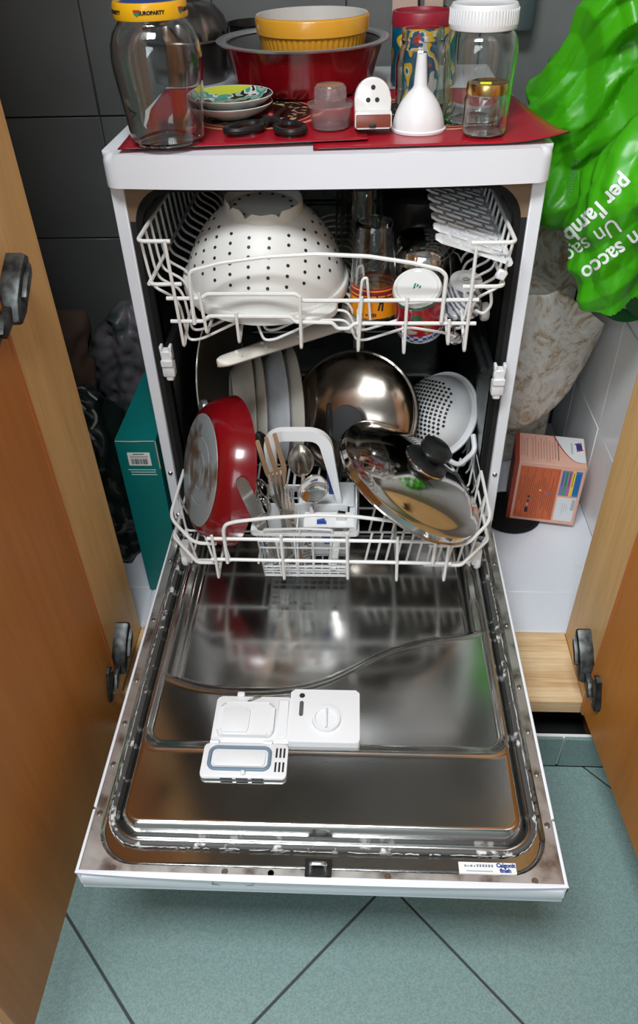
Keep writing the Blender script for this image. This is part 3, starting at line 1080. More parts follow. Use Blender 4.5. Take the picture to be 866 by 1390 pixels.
# ---- detergent dispenser
ZP = ZD + 0.001 + 0.016 - 0.009      # surface of the shallow basin
dm = TR((0, 0, ZP))
dis = G()
dis.prism(rrect(-0.157, -0.046, -0.474, -0.398, 0.006), -0.004, 0.011, 0.002)
dis.prism(rrect(-0.049, 0.051, -0.474, -0.388, 0.005), -0.004, 0.017, 0.003)
dispenser = obj('detergent_dispenser', dis, 'plastic_white', door, dm)
ch = G().prism(rrect(-0.150, -0.070, -0.466, -0.412, 0.009), 0.0, 0.019, 0.006, seg=3)
obj('detergent_chamber', ch, 'plastic_white', door, dm)
obj('chamber_step', G().prism(rrect(-0.144, -0.105, -0.463, -0.424, 0.006), 0.018, 0.0215, 0.002), 'plastic_white', door, dm)
obj('chamber_tray', G().box(-0.066, -0.051, -0.466, -0.404, 0.0105, 0.013, 0.001, 1), 'plastic_white', door, dm)
obj('spring_clip', G().tube(fillet([(-0.112, -0.4075, 0.012), (-0.104, -0.405, 0.017), (-0.098, -0.4015, 0.017), (-0.094, -0.399, 0.012)], 0.003), 0.0012, 6), 'screw', door, dm)
obj('catch', G().box(-0.1285, -0.1175, -0.400, -0.391, 0.003, 0.014, 0.002, 2), 'plastic_white', door, dm)
obj('rinse_aid_cap', G().lathe([(0, 0.003), (0.0155, 0.003), (0.0165, 0.0055), (0.0195, 0.0055), (0.0205, 0.0), ], 30, TR((0.004, -0.4385, 0.017))), 'plastic_white', door, dm)
obj('cap_ridge', G().box(0.0026, 0.0054, -0.4535, -0.4235, 0.019, 0.0245, 0.0008, 1), 'plastic_white', door, dm)
obj('level_window', G().prism(rrect(-0.0355, -0.0295, -0.433, -0.408, 0.0029), 0.0165, 0.0175), 'tin_grey', door, dm)
obj('indicator_hole', G().lathe([(0, 0.0008), (0.0036, 0.0008), (0.0042, 0)], 14, TR((-0.0325, -0.3985, 0.017))), 'ink_black', door, dm)
# opened flap, hinged at y = -0.474, lying towards the near end and tilted up a little
fm = TR((0, -0.476, ZP + 0.012), (math.radians(-3), 0, 0))
fl = G().prism(rrect(-0.163, -0.047, -0.052, 0.0, 0.006), -0.0025, 0.0012, 0.001)
for sx_ in (-0.150, -0.076):
    fl.tube([(sx_ - .006, 0.001, 0.0015), (sx_ + .006, 0.001, 0.0015)], 0.0035, 8)
obj('dispenser_flap', fl, 'plastic_white', door, fm)
obj('flap_seal', G().tube([(p[0], p[1], 0.0022) for p in rrect(-0.153, -0.071, -0.040, -0.007, 0.009)], 0.0026, 7, True), 'seal_blue', door, fm)
obj('flap_plate', G().prism(rrect(-0.1475, -0.077, -0.036, -0.011, 0.006), 0.001, 0.0034, 0.001), 'plastic_white', door, fm)
for j in range(2):
    for k in range(3):
        x0 = -0.0635 + k * 0.0052
        obj('flap_slot', G().box(x0, x0 + 0.0026, -0.021 - j * 0.0215, -0.0065 - j * 0.0215, 0.0009, 0.0016), 'ink_black', door, fm)
obj('flap_latch', G().box(-0.108, -0.102, -0.049, -0.043, 0.001, 0.006, 0.001, 1), 'plastic_white', door, fm)
for k in range(3):
    obj('flap_underslot', G().box(-0.135 + k * 0.021, -0.119 + k * 0.021, -0.0535, -0.051, -0.0022, -0.0002), 'ink_black', door, fm)
# hinge arms at the foot of the opening
for s in (-1, 1):
    obj('door_hinge_arm', G().box(*(sorted((s * 0.284, s * 0.296))), -0.06, 0.01, ZD - 0.02, ZD + 0.014, 0.003, 2), 'steel_flange', DW)

# ------------------------------------------------------------------ upper rack
RU, RF = 0.0029, 0.0021
UY, UYB, UW = -0.058, 0.43, 0.258


def wire(rack, pts, r, rad=0.008, n=7, name='wire'):
    return obj(name, G().tube(fillet(pts, rad, 4), r, n), 'wire_white', rack)


def fp(pts, y):
    """polyline of photo pixels read on the plane y"""
    return [U(a, b, 'y', y) for a, b in pts]


upper = obj('upper_rack', G().tube(fillet([(-0.212, UY, 0.745), (-UW, UY, 0.7455), (-UW, UYB, 0.7455), (UW, UYB, 0.7385), (UW, UY, 0.7385), (0.198, UY, 0.7385)], 0.012, 5), RU, 8), 'wire_white', DW)
wire(upper, [(-0.205, UY, 0.683), (-0.252, UY, 0.6825), (-0.252, -0.02, 0.683)], RU, 0.012)
wire(upper, [(-0.252, UY + .001, 0.683), (-0.252, UYB, 0.683)], RU)
wire(upper, [(0.192, UY, 0.676), (0.250, UY, 0.676), (0.250, 0.03, 0.676)], RU, 0.012)
wire(upper, [(0.250, 0.02, 0.676), (0.250, UYB, 0.676)], RU)
# front wires
wire(upper, fp([(226, 405), (273, 405), (281, 399), (402, 399), (411, 408), (478, 408), (650, 407)], UY), RU, 0.004)
wire(upper, fp([(232, 436), (276, 436), (284, 429), (394, 430), (401, 437), (451, 438), (458, 446), (474, 446), (481, 439), (646, 439)], UY), RU, 0.004)
arch = fp([(264, 440), (257, 380), (258, 368), (300, 357), (360, 349), (430, 345), (500, 348), (560, 357), (598, 366), (606, 374), (605, 384), (599, 437)], UY - 0.004)
wire(upper, arch, RU, 0.006)
for top, bot, back in (((223, 327), (250, 471), 1), ((270, 398), (281, 453), 1), ((320, 424), (325, 466), 0), ((407, 402), (409, 474), 1), ((491, 403), (486, 478), 1),
                       ((553, 403), (548, 481), 1), ((610, 434), (608, 469), 0), ((647, 336), (630, 478), 1)):
    a, b = U(*top, 'y', UY - 0.004), U(*bot, 'y', UY - 0.004)
    c = Vector((b.x, UY + 0.05, 0.606))
    wire(upper, [a, b, c, (b.x, UYB, 0.606)] if back else [a, b, c], RF + 0.0004, 0.006)
# cross wires: side, shoulder, saw-tooth floor, shoulder, side
for k in range(15):
    y = UY + 0.016 + k * 0.0325
    wire(upper, [(-UW, y, 0.7455), (-0.2535, y, 0.690), (-0.250, y, 0.672), (-0.222, y, 0.655), (-0.216, y, 0.640), (-0.211, y, 0.585), (-0.190, y, 0.588), (-0.108, y, 0.628),
                 (-0.096, y, 0.585), (-0.080, y, 0.586), (-0.012, y, 0.618), (0.030, y, 0.618), (0.044, y, 0.585), (0.058, y, 0.585), (0.120, y, 0.606),
                 (0.182, y, 0.595), (0.203, y, 0.583), (0.212, y, 0.64), (0.217, y, 0.652), (0.246, y, 0.668), (0.2505, y, 0.684), (UW, y, 0.7385)], RF, 0.012)
# three tall glass loops
for k in range(3):
    y = -0.005 + k * 0.046
    x0 = 0.046 - k * 0.006
    wire(upper, [(x0, y, 0.60), (x0 + 0.006, y, 0.665), (x0 + 0.013, y, 0.668), (x0 + 0.019, y, 0.60)], RF, 0.008)
# hooked support under the right shoulder
wire(upper, [(0.222, 0.0, 0.655), (0.243, 0.0, 0.645), (0.247, 0.0, 0.62), (0.236, 0.0, 0.605), (0.224, 0.0, 0.612)], RF + .0004, 0.008)
obj('roller', G().lathe([(0, -0.006), (0.013, -0.006), (0.015, -0.003), (0.015, 0.003), (0.013, 0.006), (0, 0.006)], 18, TR((0.246, 0.045, 0.588), (0, PI / 2, 0))), 'plastic_old', upper)
# folding cup shelf of paired slats, hinged on the right rim and sloping up to the left
A = Vector((0.249, -0.050, 0.712)); B = Vector((0.160, -0.040, 0.738)); ydir = Vector((0.012, 1, 0))
wd = (B - A)
nrm = wd.cross(ydir).normalized()
if nrm.z < 0:
    nrm = -nrm
yn = ydir.normalized()
for k in range(9):
    o0 = A + ydir * (0.0005 + 0.0425 * k)

    def sp_(tt, side):
        return o0 + wd * tt + yn * (0.010 * math.sin(tt * PI) + side) - nrm * 0.003 * math.sin(tt * PI)
    path = [sp_(i / 10, -0.0095) for i in range(11)] + [sp_(1.045, -0.005), sp_(1.045, 0.005)] + [sp_(1 - i / 10, 0.0095) for i in range(11)]
    v, f = [], []
    for i, p in enumerate(path):
        d_ = (path[min(i + 1, len(path) - 1)] - path[max(i - 1, 0)]).normalized()
        sd_ = d_.cross(nrm).normalized()
        for a_, b_ in ((-1, -1), (1, -1), (1, 1), (-1, 1)):
            v.append(p + sd_ * 0.0050 * a_ + nrm * 0.0019 * b_)
    m_ = len(path)
    for i in range(m_ - 1):
        for j in range(4):
            f.append((i * 4 + j, i * 4 + (j + 1) % 4, (i + 1) * 4 + (j + 1) % 4, (i + 1) * 4 + j))
    f += [(0, 1, 2, 3), tuple((m_ - 1) * 4 + j for j in range(4))]
    obj('shelf_slat', G().add(v, f), 'plastic_white', upper, angle=30)
    for tt in (0.05, 0.36, 0.70):
        obj('shelf_link', G().tube([sp_(tt, -0.0095), sp_(tt, 0.0095)], 0.0030, 5), 'plastic_white', upper)
    if k < 8:
        for tt in (0.2, 0.53, 0.86):
            obj('shelf_link', G().tube([sp_(tt, 0.0095), sp_(tt, 0.0330)], 0.0030, 5), 'plastic_white', upper)
pe = [A + ydir * 0.0425 * k for k in (0, 8.3)]
obj('shelf_rail', G().tube([pe[0] + Vector((0.004, -0.004, -0.004)), pe[1] + Vector((0.004, 0, -0.004))], 0.0055, 8), 'plastic_white', upper)
obj('shelf_clip', G().box(-0.008, 0.006, -0.004, 0.006, -0.008, 0.006, 0.002, 1, TR((0.246, -0.054, 0.692), (0, 0.4, 0))), 'plastic_white', upper)

# ------------------------------------------------------------------ lower rack
LW, LF, LB, ZR1, ZR2, ZFL = 0.266, -0.19, 0.33, 0.302, 0.259, 0.224
lower = obj('lower_rack', G().tube(fillet([(-0.178, LF, ZR1), (-0.214, LF, ZR1), (-LW, -0.128, ZR1), (-LW, LB - 0.07, ZR1), (-LW + 0.07, LB, ZR1 + 0.004), (LW - 0.07, LB, ZR1 + .004), (LW, LB - 0.07, ZR1), (LW, -0.128, ZR1), (0.218, LF, ZR1), (0.160, LF, ZR1)], 0.022, 5), RU, 8), 'wire_white', DW)
for s in (-1, 1):
    xs_ = 0.178 if s < 0 else 0.158
    wire(lower, [(s * (xs_ - 0.004), LF, ZR2), (s * 0.214, LF, ZR2), (s * (LW - 0.001), -0.130, ZR2), (s * (LW - 0.001), -0.05, ZR2)], RU, 0.006)
    wire(lower, [(s * (LW - .001), -0.052, ZR2), (s * (LW - 0.001), LB - 0.06, ZR2)], RF, 0.006)
FPY = LF - 0.005
wire(lower, fp([(281, 731), (612, 736)], FPY), RU)
wire(lower, fp([(287, 759), (612, 765)], FPY), RU)
wire(lower, fp([(309, 764), (303, 722), (305, 712), (320, 708), (365, 703), (430, 699), (480, 701), (540, 708), (575, 714), (588, 722), (592, 732), (587, 766)], FPY - .004), RU, 0.008)
for top, bot in (((287, 727), (297, 785)), ((381, 727), (386, 787)), ((471, 724), (472, 787)), ((540, 729), (538, 789)), ((611, 731), (602, 789))):
    a, b = U(*top, 'y', FPY - .003), U(*bot, 'y', FPY - .003)
    wire(lower, [a, b, (b.x * 1.02, LF + 0.03, ZFL), (b.x * 1.02, LB, ZFL), (b.x * 1.02, LB, ZR1)], RF + .0004, 0.006)
for x in (-0.235, -0.12, 0.0, 0.115, 0.235):
    wire(lower, [(x, -0.155, ZFL), (x, LB, ZFL), (x, LB, ZR1)], RF, 0.006)
# cross wires with risers to the rims, every second one carries a row of leaning tines
ys_ = [-0.152, -0.075, -0.01, 0.055, 0.12, 0.185, 0.25, 0.31]
for i, y in enumerate(ys_):
    wire(lower, [(-LW, y + 0.012, ZR1), (-LW + 0.008, y, ZFL), (LW - 0.008, y, ZFL), (LW, y + 0.012, ZR1)] if i else [(-LW + 0.03, y, ZFL + .004), (LW - 0.03, y, ZFL + .004)], RF, 0.008)
    for s in (-1, 1):
        wire(lower, [(s * LW, y + 0.012, ZR1), (s * (LW - 0.004), y + 0.034, ZR2 - 0.02), (s * (LW - 0.008), y + 0.04, ZFL + 0.002)] if i else
             [(s * (LW - 0.03), y, ZFL + .004), (s * (LW - 0.002), y + 0.03, ZR2)], RF, 0.004)


def tine_row(y, x0, x1, step, lean, h, name='tine'):
    k = 0
    x = x0
    proto = None
    while x <= x1:
        if proto is None:
            proto = G().tube([(0, 0, 0), (lean[0], lean[1], h)], RF, 6).mesh('tine')
            proto.materials.append(MATS['wire_white'])
        obj(name, proto, None, lower, TR((x, y, ZFL + 0.001)))
        x += step


tine_row(-0.152, 0.060, 0.236, 0.0172, (0.012, 0.012, ), 0.058)
tine_row(-0.152, -0.225, -0.14, 0.0285, (-0.014, 0.012), 0.062)
tine_row(-0.075, 0.068, 0.20, 0.0205, (0.010, 0.008), 0.05)
tine_row(0.055, -0.23, 0.235, 0.0285, (0.012, 0.004), 0.062)
tine_row(0.12, -0.23, 0.235, 0.0285, (0.012, 0.004), 0.062)
tine_row(0.25, -0.23, 0.235, 0.0285, (0.012, 0.004), 0.062)
for s in (-1, 1):
    for y in (-0.125, 0.24):
        obj('wheel_bracket', G().box(s * 0.25 - 0.008, s * 0.25 + 0.008, y - 0.012, y + 0.012, 0.205, 0.24, 0.003, 2), 'basket_grey', lower)
        obj('wheel', G().lathe([(0, -0.005), (0.014, -0.005), (0.016, -0.002), (0.016, 0.002), (0.014, 0.005), (0, 0.005)], 20, TR((s * 0.252, y, 0.2085), (0, PI / 2, 0))), 'basket_grey', lower)

# ------------------------------------------------------------------ dishes in the upper rack
# white colander, upside down
ctilt = TR((-0.1005, 0.078, 0.628), (math.radians(5), math.radians(2.5), 0), 0.955)
cl = thing('colander', 'large white plastic colander lying upside down in the upper rack', 'colander', ctilt)


def colander_r(z):      # z above the rim plane, upside-down bowl
    return interp(z, [0, 0.012, 0.03, 0.05, 0.07, 0.09, 0.108, 0.120, 0.128], [0.131, 0.131, 0.128, 0.1215, 0.112, 0.099, 0.083, 0.069, 0.055])


zsamp = [0.0, 0.004, 0.012, 0.02, 0.03, 0.04, 0.05, 0.06, 0.07, 0.08, 0.09, 0.10, 0.108, 0.115, 0.121, 0.128]
prof = [(colander_r(z), z) for z in zsamp] + [(0.03, 0.130), (0, 0.130)]
inn = [(0, 0.127), (0.03, 0.127)] + [(colander_r(z) - 0.003, z - 0.002 if z > 0.02 else z) for z in zsamp[::-1]]
obj('bowl', G().lathe(prof + inn, 72, closed=True), 'colander_plastic', cl)
# rolled rim and two grip lugs
obj('rim', G().lathe([(0.129, 0.0), (0.1375, -0.002), (0.1385, 0.012), (0.136, 0.016), (0.130, 0.014)], 72, closed=True), 'colander_plastic', cl)
for a0 in (-0.86, 2.28):
    lug = []
    for k in range(13):
        a = a0 - 0.30 + 0.60 * k / 12
        ro = 0.1375 + 0.022 * math.sin(PI * k / 12) ** 0.5
        lug.append((ro * math.cos(a), ro * math.sin(a)))
    back = [(0.1335 * math.cos(a0 - 0.30 + 0.60 * k / 12), 0.1335 * math.sin(a0 - 0.30 + 0.60 * k / 12)) for k in range(12, -1, -1)]
    obj('grip', G().prism(lug + back, 0.000, 0.011, 0.004), 'colander_plastic', cl)
# chipped foot ring round the top
fv, ff_ = [], []
NS = 64
for k in range(NS):
    a = 2 * PI * k / NS
    chip = 0.0
    for ca, w_, d_ in ((-1.95, 0.16, 0.012), (-1.1, 0.10, 0.010), (-1.55, 0.55, 0.004), (-2.5, 0.12, 0.009)):
        dd = (a - ca + PI) % (2 * PI) - PI
        chip += d_ * max(0, 1 - abs(dd) / w_)
    top = 0.143 - chip
    for r_, z_ in ((0.0625, 0.118), (0.0605, top), (0.058, top), (0.0575, 0.118)):
        fv.append((r_ * math.cos(a), r_ * math.sin(a), z_))
for k in range(NS):
    k2 = (k + 1) % NS
    for j in range(4):
        j2 = (j + 1) % 4
        ff_.append((k * 4 + j, k2 * 4 + j, k2 * 4 + j2, k * 4 + j2))
obj('foot_ring', G().add(fv, ff_), 'plastic_old', cl, angle=30)
hole = G().lathe([(0, 0.0007), (0.0026, 0.0007), (0.0029, -0.0006)], 8).mesh('hole')
hole.materials.append(MATS['ink_black'])
for row, z in enumerate((0.052, 0.066, 0.079, 0.091, 0.102, 0.112)):
    r_ = colander_r(z)
    n_ = 26 - row * 2
    sl = (colander_r(z + .003) - colander_r(z - .003)) / 0.006
    for k in range(n_):
        a = 2 * PI * (k + 0.5 * (row % 2)) / n_
        nv = Vector((math.cos(a), math.sin(a), -sl)).normalized()
        obj('hole', hole, None, cl, axis_mx((r_ * math.cos(a), r_ * math.sin(a), z), nv))
for k in range(14):
    a = 2 * PI * k / 14
    obj('hole', hole, None, cl, TR((0.045 * math.cos(a), 0.045 * math.sin(a), 0.1296)))


def glass_tumbler(r_lip, r_base, h, t, base_t=0.006, bulge=0.0):
    """upside-down drinking glass: lip at z = 0, base at z = h"""
    o = [(r_lip + (r_base - r_lip) * s + bulge * math.sin(PI * s), h * s) for s in np.linspace(0, 1, 9)]
    prof = o[:-1] + [(r_base, h - 0.002), (r_base - 0.002, h), (0, h), (0, h - base_t)]
    prof += [(r_ - t, min(z, h - base_t)) for r_, z in o[::-1]]
    return G().lathe(prof, 44, closed=True)


# printed glass
p0 = U(509, 440, 'y', 0.01)
tg = thing('drinking_glass', 'clear glass with orange printed band, upside down beside the mug', 'glass', TR((0.0705, 0.042, 0.592), (math.radians(-2), 0, 0)))
obj('glass_body', glass_tumbler(0.0385, 0.0275, 0.142, 0.0018), 'glass', tg)
rb = lambda z: 0.0385 - 0.011 * z / 0.142
obj('printed_band', G().lathe([(rb(z) + 0.0004, z) for z in (0.003, 0.02, 0.035, 0.05)] + [(rb(z) + 0.0001, z) for z in (0.05, 0.003)], 44, closed=True), 'tumbler_print', tg)
# small black dancing figure with raised arms and a row of black print at the lip


def print_on_glass(polys, z0, turn, name):
    g_ = G()
    for poly in polys:
        g_.prism(poly, -0.0001, 0.0002)
    me_ = wrap_cylinder(g_.mesh(name, smooth=False), rb, z0)
    obj(name, me_, 'ink_black', tg, Matrix.Rotation(turn, 4, 'Z'))


print_on_glass([[(-0.003, 0.004), (0.004, 0.004), (0.005, 0.009), (-0.003, 0.010)], [(-0.003, 0.009), (-0.001, 0.009), (-0.007, 0.019), (-0.009, 0.018)], [(0.003, 0.009), (0.005, 0.008), (0.010, 0.017), (0.0085, 0.018)],
                [(-0.003, 0.005), (0.000, 0.005), (-0.003, -0.006), (-0.006, -0.006)], [(0.001, 0.005), (0.004, 0.005), (0.003, -0.007), (0.000, -0.007)], [(-0.002, 0.010), (0.003, 0.010), (0.003, 0.014), (-0.002, 0.014)]], 0.022, 0.30, 'printed_figure')
print_on_glass([[(x_, -h_ / 2), (x_ + w_, -h_ / 2), (x_ + w_, h_ / 2), (x_, h_ / 2)] for x_, w_, h_ in ((-0.014, 0.010, 0.003), (-0.002, 0.0022, 0.005), (0.001, 0.0022, 0.005), (0.004, 0.0022, 0.006), (0.007, 0.0022, 0.005))], 0.009, -0.15, 'printed_row')
# glasses further back
for (x, y, rl, rb_, h, lab) in ((0.051, 0.152, 0.036, 0.033, 0.155, 'tall plain glass upside down behind the orange printed glass'),
                                (0.041, 0.24, 0.036, 0.032, 0.14, 'plain glass upside down at the rear of the upper rack, behind the tall glass'),
                                (0.043, 0.325, 0.034, 0.026, 0.12, 'short plain glass upside down in the rear corner of the upper rack')):
    g_ = thing('drinking_glass', lab, 'glass', TR((x, y, 0.605)))
    obj('glass_body', glass_tumbler(rl, rb_, h, 0.002, 0.008), 'glass_green', g_)

# picture mug, upside down and tilted towards the front
mm = axis_mx((0.1430, 0.016, 0.582), (-0.13, -0.42, 0.90), 0.0)
mg = thing('mug', 'red picture mug with blue gingham band, lying upside down in the upper rack', 'mug', mm)
mr = [(0.0375, 0.0), (0.0385, 0.003), (0.0385, 0.012), (0.0375, 0.04), (0.0372, 0.076), (0.0362, 0.083)]
obj('mug_body', G().lathe([(0, 0.080)] + [(0.0345, 0.079), (0.035, 0.002), (0.0375, 0.0)] + mr[1:] + [(0.0335, 0.0865), (0.031, 0.0865), (0.029, 0.0845), (0, 0.0845)], 48), 'mug_print', mg)
obj('mug_base', G().lathe([(0.0364, 0.0825), (0.0345, 0.0872), (0.0315, 0.0872), (0.0290, 0.0850), (0, 0.0850)], 48), 'porcelain', mg)
obj('mug_lip', G().lathe([(0.0345, 0.002), (0.0345, -0.0008), (0.0378, -0.0008), (0.0389, 0.002), (0.0388, 0.0035)], 48), 'porcelain', mg)
for k_, (x_, y_, l_) in enumerate(((-0.004, 0.004, 0.006), (0.000, 0.003, 0.006), (0.004, 0.001, 0.006), (-0.004, -0.001, 0.005))):
    obj('maker_mark', G().prism([(x_ - 0.0014, y_ - l_ / 2), (x_ + 0.0012, y_ - l_ / 2 + 0.001), (x_ + 0.0016, y_ + l_ / 2 - 0.001), (x_ - 0.0010, y_ + l_ / 2)], 0.0850, 0.0856), 'ink_green', mg)
hm = G().tube(fillet([(0.0, 0.036, 0.02), (0.0, 0.055, 0.022), (0.0, 0.055, 0.058), (0.0, 0.036, 0.062)], 0.014, 5), 0.0052, 8)
obj('handle', hm, 'porcelain', mg)

# small patterned cup
cm = axis_mx((0.2085, 0.040, 0.597), (0.02, -0.24, 0.97))
cp = thing('coffee_cup', 'small grey patterned coffee cup upside down beside the mug', 'cup', cm)
obj('cup_body', G().lathe([(0, 0.050), (0.023, 0.049), (0.027, 0.0), (0.0295, 0.0), (0.0290, 0.01), (0.0275, 0.035), (0.0252, 0.0505)], 40), 'cup_print', cp)
obj('cup_base', G().lathe([(0.0253, 0.050), (0.0240, 0.0535), (0.0150, 0.0545), (0.0140, 0.0560), (0.0125, 0.0560), (0.0118, 0.0540), (0, 0.0540)], 40), 'porcelain', cp)
obj('maker_mark', G().tube([(-0.005, 0.0005, 0.0543), (0.0, 0.0045, 0.0543), (0.005, 0.0005, 0.0543)], 0.0005, 4), 'ink_black', cp)
for k_ in range(4):
    obj('maker_mark', G().box(-0.0045 + k_ * 0.0025, -0.003 + k_ * 0.0025, -0.003, -0.0008, 0.0540, 0.0546), 'ink_black', cp)

# steel bowl upside down and a pot lid behind it
bw = thing('steel_bowl', 'polished steel bowl upside down behind the mug', 'bowl', TR((0.155, 0.138, 0.606), (math.radians(3), 0, 0)))
outer = [(0, 0.082), (0.028, 0.080), (0.045, 0.070), (0.056, 0.052), (0.061, 0.03), (0.063, 0.006)]
obj('bowl_body', G().lathe(outer + [(0.061, 0.004)] + [(max(0, r_ - 0.0015), z - 0.0015) for r_, z in outer[::-1]], 56), 'steel_polished', bw)
obj('rim', G().lathe([(0.063, 0.008), (0.0675, 0.003), (0.0655, 0.0), (0.0615, 0.004)], 56, closed=True), 'steel_polished', bw)
sv = thing('saucepan', 'dark steel saucepan upside down behind the polished bowl', 'saucepan', TR((0.155, 0.285, 0.612)))
outer = [(0, 0.095), (0.064, 0.094), (0.07, 0.088), (0.0715, 0.0)]
obj('pan_body', G().lathe(outer + [(0.070, 0.0)] + [(max(0, r_ - 0.0015), z - 0.0015) for r_, z in outer[::-1][1:]], 48), 'dark_metal', sv)
obj('handle', G().tube(fillet([(0.05, 0.05, 0.03), (0.06, 0.09, 0.05), (0.062, 0.12, 0.08)], 0.02), [0.006] * 7, 8), 'black_plastic', sv)
# steel ladle lying along the right of the rack
ld = thing('ladle', 'thin steel spoon lying under the grey patterned cup', 'spoon', TR((0.190, -0.010, 0.586), (0, 0, 0)))
obj('stem', G().tube([(0.0, -0.03, 0.004), (0.004, 0.03, 0.006), (0.006, 0.16, 0.010)], 0.0035, 7), 'steel_polished', ld)
obj('bowl', G().lathe([(0, -0.004), (0.008, -0.003), (0.012, 0.002), (0.011, 0.003), (0, -0.001)], 20, TR((-0.001, -0.04, 0.004)) @ Matrix.Diagonal((1, 1.6, 1, 1))), 'steel_polished', ld)

# ------------------------------------------------------------------ dishes in the lower rack
# red frying pan on edge
nv = Vector((-0.88, -0.36, 0.32)).normalized()
pm = axis_mx(Vector((-0.196, -0.064, 0.352)), nv) @ Matrix.Diagonal((0.94, 0.94, 0.78, 1))
rp = thing('frying_pan', 'red enamelled frying pan with scratched grey base standing on edge in the lower rack', 'pan', pm)
oute = [(0, 0.031), (0.103, 0.031), (0.110, 0.028), (0.122, 0.014), (0.131, -0.006), (0.136, -0.030), (0.1375, -0.036)]
obj('pan_body', G().lathe([(0.090, 0.030)] + oute[1:] + [(0.136, -0.037), (0.133, -0.030), (0.127, -0.005), (0.116, 0.014), (0.105, 0.026), (0, 0.027)], 72), 'enamel_red', rp)
obj('pan_base', G().lathe([(0, 0.0335), (0.030, 0.0335), (0.031, 0.0325), (0.033, 0.0325), (0.034, 0.0335), (0.058, 0.0335), (0.059, 0.0325), (0.061, 0.0325), (0.062, 0.0335), (0.098, 0.0335), (0.101, 0.0320), (0.1015, 0.029), (0, 0.029)], 72), 'pan_base', rp)
obj('pan_lining', G().lathe([(0.1345, -0.0335), (0.1262, -0.005), (0.1155, 0.0132), (0.1042, 0.0254), (0, 0.0262)], 64), 'nonstick', rp)

# soup plates and plates on edge
for i, (x, y, mt, dz, rr, dep) in enumerate(((-0.158, 0.13, 'porcelain_cream', 0, 0.112, 0.030), (-0.132, 0.132, 'porcelain_cream', 0, 0.112, 0.022), (-0.105, 0.135, 'porcelain_blue', 0.002, 0.114, 0.034), (-0.076, 0.137, 'porcelain_cream', 0.001, 0.113, 0.030))):
    names = ('cream soup plate on edge, first from the red frying pan', 'cream plate on edge, second from the red frying pan', 'pale blue soup plate on edge between cream plates', 'cream soup plate on edge beside the big steel lid')
    pl = thing('plate', names[i], 'plate', axis_mx((x - 0.034, y + 0.020, ZFL + rr + 0.004), (0.965, 0.21 + 0.015 * i, -0.08)), 'plates standing in the lower rack')
    pr = [(0, 0.0), (rr * 0.55, 0.0), (rr * 0.58, -0.003), (rr * 0.62, -0.003), (rr * 0.66, 0.002), (rr * 0.86, dep * 0.62), (rr, dep), (rr + 0.0015, dep + 0.002), (rr, dep + 0.0035),
          (rr * 0.85, dep * 0.72 + 0.002), (rr * 0.64, 0.006), (rr * 0.5, 0.0045), (0, 0.0045)]
    obj('plate_body', G().lathe(pr, 64), mt, pl)
# large dark plate and a small cup at the far left
dp = thing('oval_tray', 'dark grey-brown platter on edge at the left side of the lower rack', 'platter', axis_mx((-0.236, 0.212, ZFL + 0.140), (0.98, -0.16, 0.10)) @ Matrix.Scale(0.86, 4))
pr = [(0, 0.0), (0.09, 0.0), (0.10, 0.003), (0.137, 0.016), (0.155, 0.020), (0.1565, 0.022), (0.155, 0.0235), (0.135, 0.0195), (0.098, 0.006), (0, 0.004)]
obj('platter_body', G().lathe(pr, 64), mat('platter', (0.15, 0.135, 0.11), 0.35, coat=0.2, var=0.3, var_scale=8), dp)
obj('rim', G().tube([(0.1558 * math.cos(a), 0.1558 * math.sin(a), 0.0225) for a in np.linspace(0, 2 * PI, 64, endpoint=False)], 0.0017, 6, True), 'porcelain_cream', dp)
# the red pan's handle, reaching up behind it
pc_ = pm.translation
E_ = U(277, 553, 'y', 0.040)
ax_ = (pm.to_3x3() @ Vector((0, 0, 1))).normalized()
rd_ = (E_ - pc_)
rd_ = (rd_ - ax_ * rd_.dot(ax_)).normalized()
S_ = pc_ + rd_ * 0.124 - ax_ * 0.026
pi_ = pm.inverted()
obj('handle', G().tube([pi_ @ S_, pi_ @ S_.lerp(E_, 0.5), pi_ @ E_], [0.010, 0.013, 0.015], 12), 'black_plastic', rp)
obj('handle_cap', G().tube([pi_ @ S_.lerp(E_, 0.93), pi_ @ (E_ + (E_ - S_).normalized() * 0.006)], [0.0158, 0.0135], 12), 'rim_grey', rp)

# big steel pan lid, convex side to the front
blm = axis_mx((0.040, 0.088, 0.366), (-0.22, -0.80, 0.56)) @ Matrix.Scale(0.95, 4)
bl = thing('pan_lid', 'large domed steel lid leaning behind the cutlery basket', 'lid', blm)
dome = [(0.118 * math.sin(a), 0.040 * math.cos(a) - 0.002) for a in np.linspace(0, PI / 2, 14)]
obj('dome', G().lathe(dome + [(0.1225, -0.003), (0.1235, -0.006), (0.121, -0.008), (0.116, -0.005)] + [(r_ * 0.985, z - 0.0025) for r_, z in dome[::-1]], 80), 'steel_worn', bl)
obj('rim_band', G().lathe([(0.1205, -0.0085), (0.1245, -0.0075), (0.1250, -0.0045), (0.1225, -0.0025), (0.1205, -0.0040)], 80, closed=True), 'dark_metal', bl)

